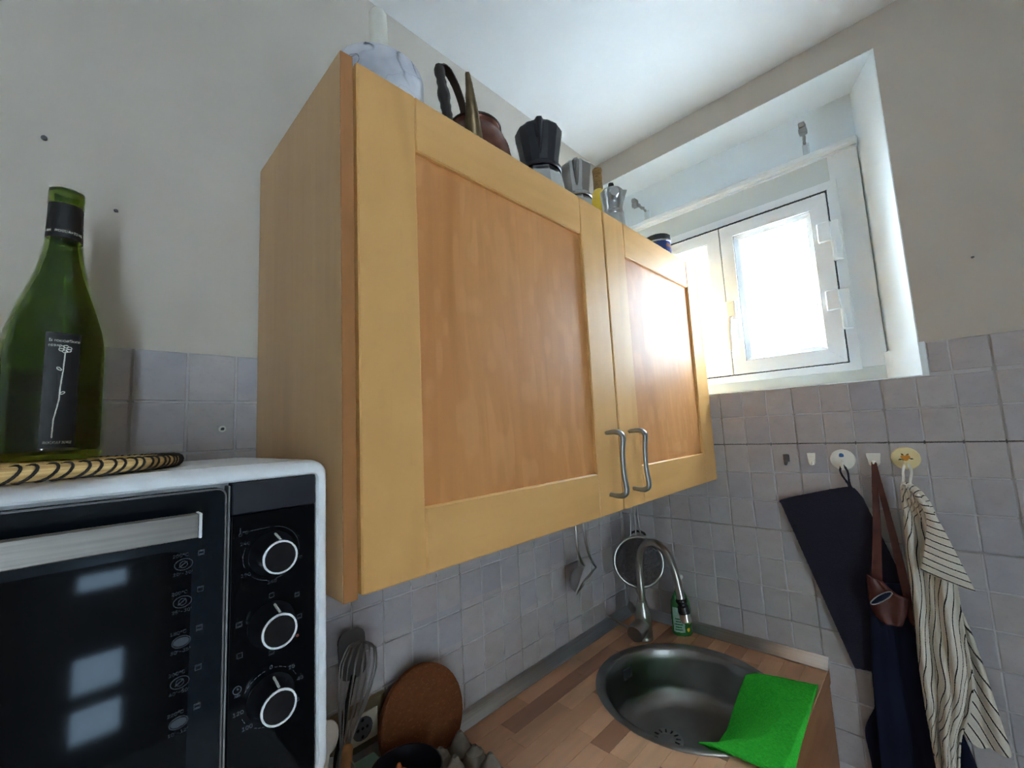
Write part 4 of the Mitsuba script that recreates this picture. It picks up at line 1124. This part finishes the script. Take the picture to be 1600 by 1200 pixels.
tag('moka_pot', 'large black faceted moka pot on the cabinet top', 'moka pot', 'moka pots on the cabinet top')
moka('moka_pot', -.692, -.262, .214, .0570, True, math.radians(222))
tag('moka_pot_001', 'medium polished steel moka pot on the cabinet top, right of the black one', 'moka pot', 'moka pots on the cabinet top')
moka('moka_pot_001', -.543, -.262, .192, .0425, False, math.radians(215))
tag('liquor_bottle', 'small bottle of yellow liqueur with a gold foil neck behind the little moka pot', 'bottle')
lo = (-.327, -.196, ZTT)
put('liquor_bottle__body', lathe([(0, 0), (.031, 0), (.033, .003), (.033, .165), (.030, .186), (.021, .206), (.0135, .218), (0, .218)], 40, origin=lo), 'mat_liquor', smooth=40)
put('liquor_bottle__foil', lathe([(0, .217), (.0148, .217), (.0142, .235), (.0142, .276), (.0150, .277), (.0150, .285), (.013, .287), (0, .287)], 32, origin=lo), 'mat_gold_foil', smooth=35)
tag('moka_pot_002', 'smallest rounded aluminium moka pot with a black knob, by the middle of the cabinet top', 'moka pot', 'moka pots on the cabinet top')
so = np.array([-.420, -.292, ZTT])
put('moka_pot_002__boiler', lathe([(0, 0), (.032, 0), (.034, .003), (.030, .055), (.0285, .060), (0, .060)], 40, origin=so), 'mat_alu', smooth=35)
put('moka_pot_002__jug', lathe([(.0275, .060), (.0290, .063), (.0290, .070), (.0260, .074), (.0300, .118), (.0310, .131), (.029, .131), (0, .128)], 40, origin=so), 'mat_alu', smooth=35)
fc = math.radians(-40)
spp = np.array([(.020, -.016, .131), (.020, .016, .131), (.046, 0, .141), (.044, 0, .135), (.027, -.012, .100), (.027, .012, .100), (.028, 0, .090)])
spp = np.stack([spp[:, 0] * math.cos(fc) - spp[:, 1] * math.sin(fc), spp[:, 0] * math.sin(fc) + spp[:, 1] * math.cos(fc), spp[:, 2]], 1) + so
put('moka_pot_002__spout', trimesh.convex.convex_hull(spp), 'mat_alu')
put('moka_pot_002__lid', lathe([(.030, .1312), (.026, .136), (.010, .141), (0, .142)], 36, origin=so), 'mat_alu', smooth=35)
put('moka_pot_002__knob', lathe([(0, .140), (.006, .141), (.008, .152), (.007, .157), (0, .158)], 20, origin=so), 'mat_black_plastic', smooth=35)
put('moka_pot_002__valve', lathe([(0, 0), (.0120, 0), (.0125, .001), (.0125, .020), (.0115, .022), (0, .022)], 28, (-.75, -.62, .0), so + (-.020, -.016, .108)), 'mat_alu', smooth=35)
tag('blue_tin', 'small round blue tin with a dark rim at the right end of the cabinet top', 'tin')
to = (-.141, -.288, ZTT)
put('blue_tin__can', lathe([(0, 0), (.0375, 0), (.0385, .002), (.0385, .066), (0, .066)], 48, origin=to), 'mat_tin', smooth=35)
put('blue_tin__lid', lathe([(.0385, .0662), (.0400, .067), (.0400, .0815), (.0380, .083), (0, .083)], 48, origin=to), 'mat_black_enamel', smooth=35)
put('blue_tin__band', lathe([(.0386, .060), (.0392, .0605), (.0392, .0655), (.0386, .066)], 48, origin=to), 'mat_alu', smooth=35)

# ------------------------------------------------------------------ things on the worktop at the left
CTZ = CZ + .0006
tag('wall_socket', 'bronze wall socket plate with an ivory outlet, behind the whisk', 'socket')
put('wall_socket__plate', bx(-1.087, -.975, -.0092, -.0008, .972, 1.060, .0035), 'mat_bronze_plate', smooth=30)
put('wall_socket__insert', bx(-1.057, -.9935, -.0112, -.0085, .987, 1.040, .001), 'mat_ivory')
scx, scz = -1.0250, 1.0135
put('wall_socket__insert__well', lathe([(.0205, .0004), (.0205, .0010), (.0190, .0012), (.0185, .0004), (0, .0003)], 40, (0, -1, 0), (scx, -.0110, scz)), 'mat_grey_plastic', smooth=30)
put('wall_socket__insert__holes', join(*[lathe([(0, .0002), (.0026, .0002), (.0026, .0006), (0, .0007)], 14, (0, -1, 0), (scx + d, -.0115, scz + e)) for d, e in ((-.0095, 0), (.0095, 0), (0, .0), (0, .0145), (0, -.0145))]), 'mat_black_plastic')

crx, cry, crr = -1.132, -.096, .050
put('utensil_crock', lathe([(0, 0), (.046, 0), (.049, .004), (crr, .05), (crr, .122), (.0490, .126), (.0470, .126), (.0465, .05), (.045, .010), (0, .008)], 48, origin=(crx, cry, CTZ)), 'mat_ceramic', 'pale ceramic crock holding the whisk and spoons beside the oven', 'crock', smooth=35)
# whisk
tag('whisk', 'steel balloon whisk standing in the crock beside the oven', 'whisk')
wb, wt = np.array([-1.098, -.092, 1.045]), np.array([-1.046, -.062, 1.199])
wax = (wt - wb) / np.linalg.norm(wt - wb)
wl = np.linalg.norm(wt - wb)
wu = np.cross(wax, [.6, .7, .1]); wu /= np.linalg.norm(wu)
wv = np.cross(wax, wu)
for k in range(8):
    a = math.pi * k / 8
    e = math.cos(a) * wu + math.sin(a) * wv
    q = []
    for s in np.linspace(0, 1, 30):
        if s < .5:
            t = s / .5
        else:
            t = (1 - s) / .5
        prof_r = np.interp(t, [0, .25, .5, .75, .9, 1.0], [.0055, .014, .0265, .0330, .0255, 0])
        hgt = np.interp(t, [0, .25, .5, .75, .9, 1.0], [0, .22, .47, .75, .92, 1.0 - .012 * (k % 3)])
        q.append(wb + wax * wl * hgt + e * prof_r * (1 if s < .5 else -1))
    put('whisk__wire', sweep(smooth_path(q, 36), .0012, 6), 'mat_wire', smooth=True)
put('whisk__handle', sweep([wb + wax * .012, wb, wb - wax * .060, wb - wax * .128], [.0062, .0085, .0095, .0085], 16), 'mat_steel', smooth=40)
wsb = np.array([-1.128, -.088, .91])
tag('wooden_spoon', 'wooden spoon handle in the crock below the whisk', 'spoon')
put('wooden_spoon__handle', sweep([(-1.124, -.124, .912), (-1.116, -.133, 1.03), (-1.111, -.137, 1.078)], [.0075, .0080, .0082], 14), 'mat_spoon_wood', smooth=40)
put('wooden_spoon__tip', trimesh.creation.icosphere(2, .0082).apply_translation((-1.111, -.137, 1.078)), 'mat_spoon_wood', smooth=True)
tag('white_spoon', 'white spoon head showing at the right edge of the oven', 'spoon')
put('white_spoon__head', trimesh.creation.icosphere(3, 1.0).apply_scale((.018, .007, .026)).apply_translation((-1.136, -.120, 1.100)), 'mat_white_plastic', smooth=True)
put('white_spoon__handle', sweep([(-1.136, -.120, 1.082), (-1.154, -.108, .912)], .0045, 10), 'mat_white_plastic', smooth=40)
tag('spatula', 'dark spatula blade leaning on the tiles behind the whisk', 'spatula')
spl = plate(rrect(-.026, .026, 0, .085, .018), .004, ((-1.052, -.030, 1.122), (1, 0, 0), (0, .10, .995)))
put('spatula__blade', spl, 'mat_grey_plastic')
put('spatula__handle', sweep([(-1.052, -.033, 1.128), (-1.100, -.070, 1.03), (-1.116, -.085, .918)], .0050, 10), 'mat_black_plastic', smooth=40)

# cork trivet leaning on the tiles
lean = math.radians(13)
cu = np.array([0, math.sin(lean), math.cos(lean)])
cn = np.array([0, -math.cos(lean), math.sin(lean)])
cc = np.array([-.916, -.052, CTZ + .095 * math.cos(lean) + .004])
put('cork_trivet', lathe([(0, -.008), (.0930, -.008), (.0955, -.006), (.0955, .006), (.0930, .008), (0, .008)], 72, cn, cc), 'mat_cork', 'round brown cork trivet leaning against the wall tiles', 'trivet', smooth=30)
put('mint_carton', bx(-1.062, -1.005, -.070, -.016, CTZ, .966, .002), 'mat_mint', 'pale mint green carton under the wall socket', 'carton')
# egg carton
tag('egg_carton', 'grey pulp egg carton standing on the worktop in front of the cork trivet', 'egg carton')
ecx, ecy, cols, rws, pitch = -.886, -.152, 2, 3, .046
put('egg_carton__tray', tri(man(bx(ecx - .056, ecx + .050, ecy - .075, ecy + .075, CTZ, CTZ + .036, .006)) - man(bx(ecx - .050, ecx + .044, ecy - .069, ecy + .069, CTZ + .006, CTZ + .05))), 'mat_pulp')
for i in range(2):
    for j in range(3):
        c = (ecx - .028 + .048 * i, ecy - .046 + .046 * j)
        h = .064 + .006 * ((i + j) % 2)
        pk = lathe([(.024, .034), (.0205, .040), (.0165, .052), (.0105, h - .010), (.0068, h - .003), (.0045, h), (.003, h - .001), (0, h - .006)], 12, origin=(c[0], c[1], CTZ))
        vv = np.array(pk.vertices); vv += .0022 * (meshkit.noise(vv * 90)[:, None] - .5) * np.array([1, 1, 0]); pk.vertices = vv
        put('egg_carton__peak', pk, 'mat_pulp', smooth=45)
# black bowl with an onion
put('black_bowl', lathe([(0, 0), (.032, 0), (.037, .004), (.055, .050), (.061, .096), (.0622, .101), (.0595, .101), (.0530, .050), (.033, .009), (0, .007)], 56, origin=(-1.014, -.148, CTZ)), 'mat_black_enamel', 'black bowl holding an onion in front of the cork trivet', 'bowl', smooth=40)
on_ = lathe([(0, 0), (.012, .001), (.026, .010), (.032, .026), (.029, .042), (.018, .054), (.007, .062), (.003, .072), (0, .074)], 36, origin=(-1.031, -.154, CTZ + .0500))
put('onion', on_, 'mat_onion', 'orange brown onion in the black bowl', 'onion', smooth=True)

# ------------------------------------------------------------------ hooks on the window wall
HOOKS = 'hooks in a row on the window wall'
tag('wall_hook', 'bare grey metal hook, leftmost on the window wall tiles', 'hook', HOOKS)
put('wall_hook__plate', bx(-.0035, -.0008, -.5545, -.5395, 1.440, 1.4610, .001), 'mat_grey_plastic')
put('wall_hook__prong', sweep(smooth_path([(-.0030, -.547, 1.445), (-.010, -.547, 1.434), (-.018, -.547, 1.434), (-.020, -.547, 1.443)], 14), .0032, 8), 'mat_grey_plastic', smooth=True)


def small_hook(key, y, w, label):
    tag(key, label, 'hook', HOOKS)
    put(key + '__plate', plate(Polygon([(-w / 2, .030), (w / 2, .030), (w * .36, .004), (w * .2, 0), (-w * .2, 0), (-w * .36, .004)]).buffer(.0015, 4), .004, ((-.0008, y, 1.4330), (0, -1, 0), (0, 0, 1))), 'mat_white_plastic')
    put(key + '__prong', sweep(smooth_path([(-.004, y, 1.4455), (-.013, y, 1.435), (-.020, y, 1.436), (-.022, y, 1.446)], 14), .0036, 8), 'mat_white_plastic', smooth=True)


small_hook('wall_hook_001', -.6075, .0165, 'bare small white plastic hook, second from the left on the tiles')
tag('wall_hook_002', 'round white hook with a blue dot holding the black cloth', 'hook', HOOKS)
put('wall_hook_002__disc', lathe([(0, -.0004), (.0270, 0), (.0275, .0015), (.0255, .004), (0, .0045)], 48, (-1, 0, 0), (-.0006, -.6765, 1.447)), 'mat_white_plastic', smooth=35)
put('wall_hook_002__dot', lathe([(0, .004), (.0055, .0044), (.0050, .0054), (0, .0056)], 24, (-1, 0, 0), (-.0006, -.6745, 1.4585)), 'mat_blue', label='blue dot', smooth=35)
put('wall_hook_002__prong', sweep(smooth_path([(-.005, -.6755, 1.447), (-.012, -.6755, 1.430), (-.020, -.6755, 1.429), (-.022, -.6755, 1.440)], 14), .0036, 8), 'mat_white_plastic', smooth=True)
small_hook('wall_hook_003', -.740, .0260, 'small white hook holding the apron with leather straps')
tag('wall_hook_004', 'round cream hook with an orange picture holding the striped towel', 'hook', HOOKS)
put('wall_hook_004__disc', lathe([(0, -.0004), (.0270, 0), (.0275, .0015), (.0255, .004), (0, .0045)], 48, (-1, 0, 0), (-.0006, -.8005, 1.452)), 'mat_cream_plastic', smooth=35)
fru = [lathe([(0, .0035), (.0050, .0043), (.0045, .0054), (0, .0056)], 20, (-1, 0, 0), (-.0006, -.8005 + dy_, 1.4545 + dz_)) for dy_, dz_ in ((-.0035, .001), (.0042, .0005), (.0, -.004))]
put('wall_hook_004__fruit_print', join(*fru), 'mat_orange', label='orange fruit picture', smooth=35)
lvs = [plate(Polygon([(0, 0), (.0045, .002), (.009, 0), (.0045, -.002)]), .0006, ((-.0045, -.8005 + dy_, 1.4545 + dz_), (0, -math.cos(a), math.sin(a)), (0, math.sin(a), math.cos(a)))) for dy_, dz_, a in ((0, .004, .6), (.002, .004, 2.4), (.006, -.004, 3.4), (-.006, -.002, -.3), (0, -.007, 2.9))]
put('wall_hook_004__leaf_print', join(*lvs), 'mat_leaf_green')
put('wall_hook_004__prong', sweep(smooth_path([(-.005, -.8000, 1.446), (-.013, -.8000, 1.434), (-.020, -.8000, 1.434), (-.022, -.8000, 1.443)], 14), .0036, 8), 'mat_cream_plastic', smooth=True)

# ------------------------------------------------------------------ black cloth, apron and striped towel
out = Polygon([(-.521, 1.331), (-.560, 1.345), (-.604, 1.358), (-.650, 1.371), (-.678, 1.3775), (-.690, 1.3755), (-.697, 1.369), (-.707, 1.352), (-.723, 1.296), (-.758, 1.170), (-.772, 1.10), (-.772, .960), (-.690, .926), (-.646, .921)]).buffer(-.003).buffer(.003, 4)
tag('folded_cloth', 'flat black folded cloth hanging slanted from the round hook with the blue dot', 'cloth')
body = man(plate(out, .0055, ((-.0105, 0, 0), (0, 1, 0), (0, 0, 1)))) if False else None
om_ = trimesh.creation.extrude_polygon(out, .006, engine='earcut')
ov_ = np.array(om_.vertices)
om_.vertices = np.stack([-.0095 - ov_[:, 2], ov_[:, 0], ov_[:, 1]], 1); om_.fix_normals()
put('folded_cloth__body', om_, 'mat_navy_cloth')
hem = LineString([(-.523, 1.328), (-.604, 1.3545), (-.678, 1.374), (-.692, 1.3715), (-.706, 1.348), (-.757, 1.169)])
hm_ = trimesh.creation.extrude_polygon(hem.buffer(.0035, 3), .0075, engine='earcut')
hv_ = np.array(hm_.vertices); hm_.vertices = np.stack([-.0090 - hv_[:, 2], hv_[:, 0], hv_[:, 1]], 1); hm_.fix_normals()
put('folded_cloth__hem', hm_, 'mat_navy_cloth')
put('folded_cloth__loop', sweep(smooth_path([(-.014, -.6835, 1.372), (-.017, -.6735, 1.405), (-.0185, -.6725, 1.4305), (-.0190, -.6760, 1.4345), (-.0185, -.6800, 1.4305), (-.017, -.6855, 1.402), (-.014, -.6905, 1.372)], 30), .0024, 8), 'mat_navy_cloth', smooth=True)

tag('apron', 'dark denim apron with brown leather straps hanging from the small white hook', 'apron')
def apx(u, v, y, z):
    return -.0265 - .006 * np.sin(u * 7.5 + 1.2 * v) * np.clip(v * 3, .2, 1) - .009 * np.sin(np.pi * u) - .002 * np.sin(u * 19 + 3 * v)
ab, auv = cloth([((-.694, 1.150), (-.770, 1.158)), ((-.693, 1.10), (-.778, 1.105)), ((-.690, 1.02), (-.782, 1.02)), ((-.683, .93), (-.790, .93)), ((-.678, .80), (-.802, .82)), ((-.674, .66), (-.815, .70)), ((-.672, .56), (-.822, .60))], 40, apx, .004, 60)
put('apron__bib', ab, 'mat_denim', smooth=True)
ab2, _ = cloth([((-.690, .90), (-.80, .93)), ((-.676, .84), (-.822, .86)), ((-.650, .77), (-.842, .78)), ((-.655, .70), (-.85, .70)), ((-.66, .56), (-.86, .56))], 40, lambda u, v, y, z: -.0105 - .004 * np.sin(u * 11 + 2), .003, 30)
put('apron__skirt', ab2, 'mat_denim', smooth=True)
lp = [(-.7425, -.0), ]
put('apron__strap', band(smooth_path([(-.024, -.7405, 1.4430), (-.026, -.7375, 1.40), (-.030, -.7320, 1.31), (-.034, -.7255, 1.24), (-.040, -.7175, 1.165), (-.046, -.7150, 1.11)], 26), (0, 1, 0.06), np.linspace(.0045, .0115, 26), .003, None), 'mat_leather', label='brown leather strap')
put('apron__strap', band(smooth_path([(-.024, -.7415, 1.4430), (-.025, -.7470, 1.38), (-.028, -.7560, 1.29), (-.034, -.7630, 1.21), (-.038, -.7690, 1.14), (-.0405, -.7730, 1.085)], 26), (0, 1, 0.06), np.linspace(.0045, .0095, 26), .003, None), 'mat_leather', label='brown leather strap')
yoke, yuv = cloth([((-.700, 1.172), (-.728, 1.160)), ((-.699, 1.150), (-.752, 1.135)), ((-.698, 1.115), (-.772, 1.128)), ((-.703, 1.085), (-.764, 1.095)), ((-.720, 1.062), (-.752, 1.064))], 24, lambda u, v, y, z: -.050 - .008 * np.sin(np.pi * u) - .003 * np.sin(u * 9), .003, 30)
put('apron__leather_yoke', yoke, 'mat_leather', label='brown leather yoke', smooth=True)
yoke2, _ = cloth([((-.762, 1.150), (-.779, 1.118)), ((-.763, 1.11), (-.781, 1.085)), ((-.768, 1.075), (-.781, 1.060))], 12, lambda u, v, y, z: -.044 - .003 * np.sin(np.pi * u), .003, 16)
put('apron__leather_yoke', yoke2, 'mat_leather', smooth=True)
ellp = [(-.0635, -.7225 + .0235 * math.cos(a) * .9 - .009 * math.sin(a) * .3, 1.124 + .0105 * math.sin(a) - .0155 * math.cos(a) * -1 * -1) for a in np.linspace(0, 6.2832, 36, endpoint=False)]
put('apron__pocket_edge', sweep(ellp, .0014, 8, closed=True, up=(-1, 0, 0)), 'mat_binding', label='grey bound pocket opening', smooth=True)
pin = trimesh.convex.convex_hull(np.array([(q[0] + .0004 + dx_, q[1], q[2]) for q in ellp for dx_ in (0, .0012)]))
put('apron__pocket_lining', pin, 'mat_denim')

tag('striped_towel', 'white kitchen towel with thin black stripes hanging from the round cream hook', 'towel')
PITCH = .0172
def tmx(u, v, y, z):
    amp = np.clip(v * 4, .25, 1)
    return -.060 - amp * (.010 * np.sin(u * 10.0 + 2.5 * v) + .006 * np.sin(u * 21 - 2.2 * v)) - .010 * np.sin(np.pi * u)
def tuv(u, v, y, z):
    w = .155 * (0.55 + .45 * np.clip(v * 2, 0, 1))
    return np.stack([(u * w + .022 * np.sin(v * 6.0 + .5) * (1 - .3 * u) + .235 * v + .0055 * np.sin(v * 24 + u * 6) + .003 * np.sin(v * 47 - u * 9)) / PITCH, v], -1)
main = cloth([((-.787, 1.392), (-.800, 1.392)), ((-.7855, 1.36), (-.820, 1.348)), ((-.785, 1.328), (-.838, 1.315)), ((-.781, 1.239), (-.858, 1.24)), ((-.778, 1.107), (-.856, 1.110)), ((-.774, .98), (-.858, 1.0)), ((-.774, .90), (-.846, .92)), ((-.775, .842), (-.824, .85)), ((-.779, .763), (-.814, .78)), ((-.782, .68), (-.806, .69))],
             70, tmx, .003, 120, tuv)
def flx(u, v, y, z):
    return -.090 - .006 * np.sin(np.pi * u) - .003 * np.sin(v * 9 + 2 * u)
flap = cloth([((-.809, 1.376), (-.815, 1.382)), ((-.820, 1.350), (-.832, 1.348)), ((-.824, 1.325), (-.846, 1.310)), ((-.818, 1.285), (-.862, 1.255)), ((-.806, 1.232), (-.877, 1.200)), ((-.800, 1.212), (-.882, 1.180))], 30, flx, .003, 60,
             lambda u, v, y, z: np.stack([(z + .40 * (-.80 - y)) / .0150, u], -1))
tail = cloth([((-.846, 1.120), (-.857, 1.115)), ((-.846, 1.05), (-.871, 1.045)), ((-.842, .98), (-.882, .965)), ((-.834, .90), (-.891, .890)), ((-.829, .862), (-.897, .850)), ((-.848, .836), (-.894, .836))], 30,
             lambda u, v, y, z: -.031 - .007 * np.sin(u * 8 + 1), .003, 60, lambda u, v, y, z: np.stack([(.80 * (y + .85) * -1 - .36 * (z - 1.0) * -1) / .0130, u], -1))
roll_ = sweep(smooth_path([(-.056, -.7865, 1.392), (-.060, -.800, 1.392), (-.070, -.816, 1.378), (-.080, -.830, 1.345), (-.084, -.832, 1.320)], 40), [.004] + [.008] * 34 + [.007, .006, .005, .004, .003], 14)
ruv = np.stack([np.repeat(np.arange(40) * .22, 14), np.tile(np.linspace(0, 1, 14), 40)], 1)
ruv = np.vstack([ruv, np.zeros((2, 2)) + .5])
tm_, tuv_ = cjoin([main, flap, tail, (roll_, ruv)])
put('striped_towel__cloth', tm_, 'mat_striped', smooth=True, uv=tuv_)
put('striped_towel__loop', join(sweep(smooth_path([(-.058, -.7885, 1.394), (-.040, -.7930, 1.412), (-.022, -.7985, 1.4395), (-.0215, -.8005, 1.4420), (-.022, -.8030, 1.4395), (-.040, -.8060, 1.410), (-.062, -.8090, 1.386)], 40), .0028, 8),
                               trimesh.creation.torus(.0050, .0018, 20, 8).apply_transform(trimesh.transformations.rotation_matrix(math.pi / 2, (0, 1, 0))).apply_translation((-.066, -.7925, 1.392))), 'mat_white_plastic', smooth=True)
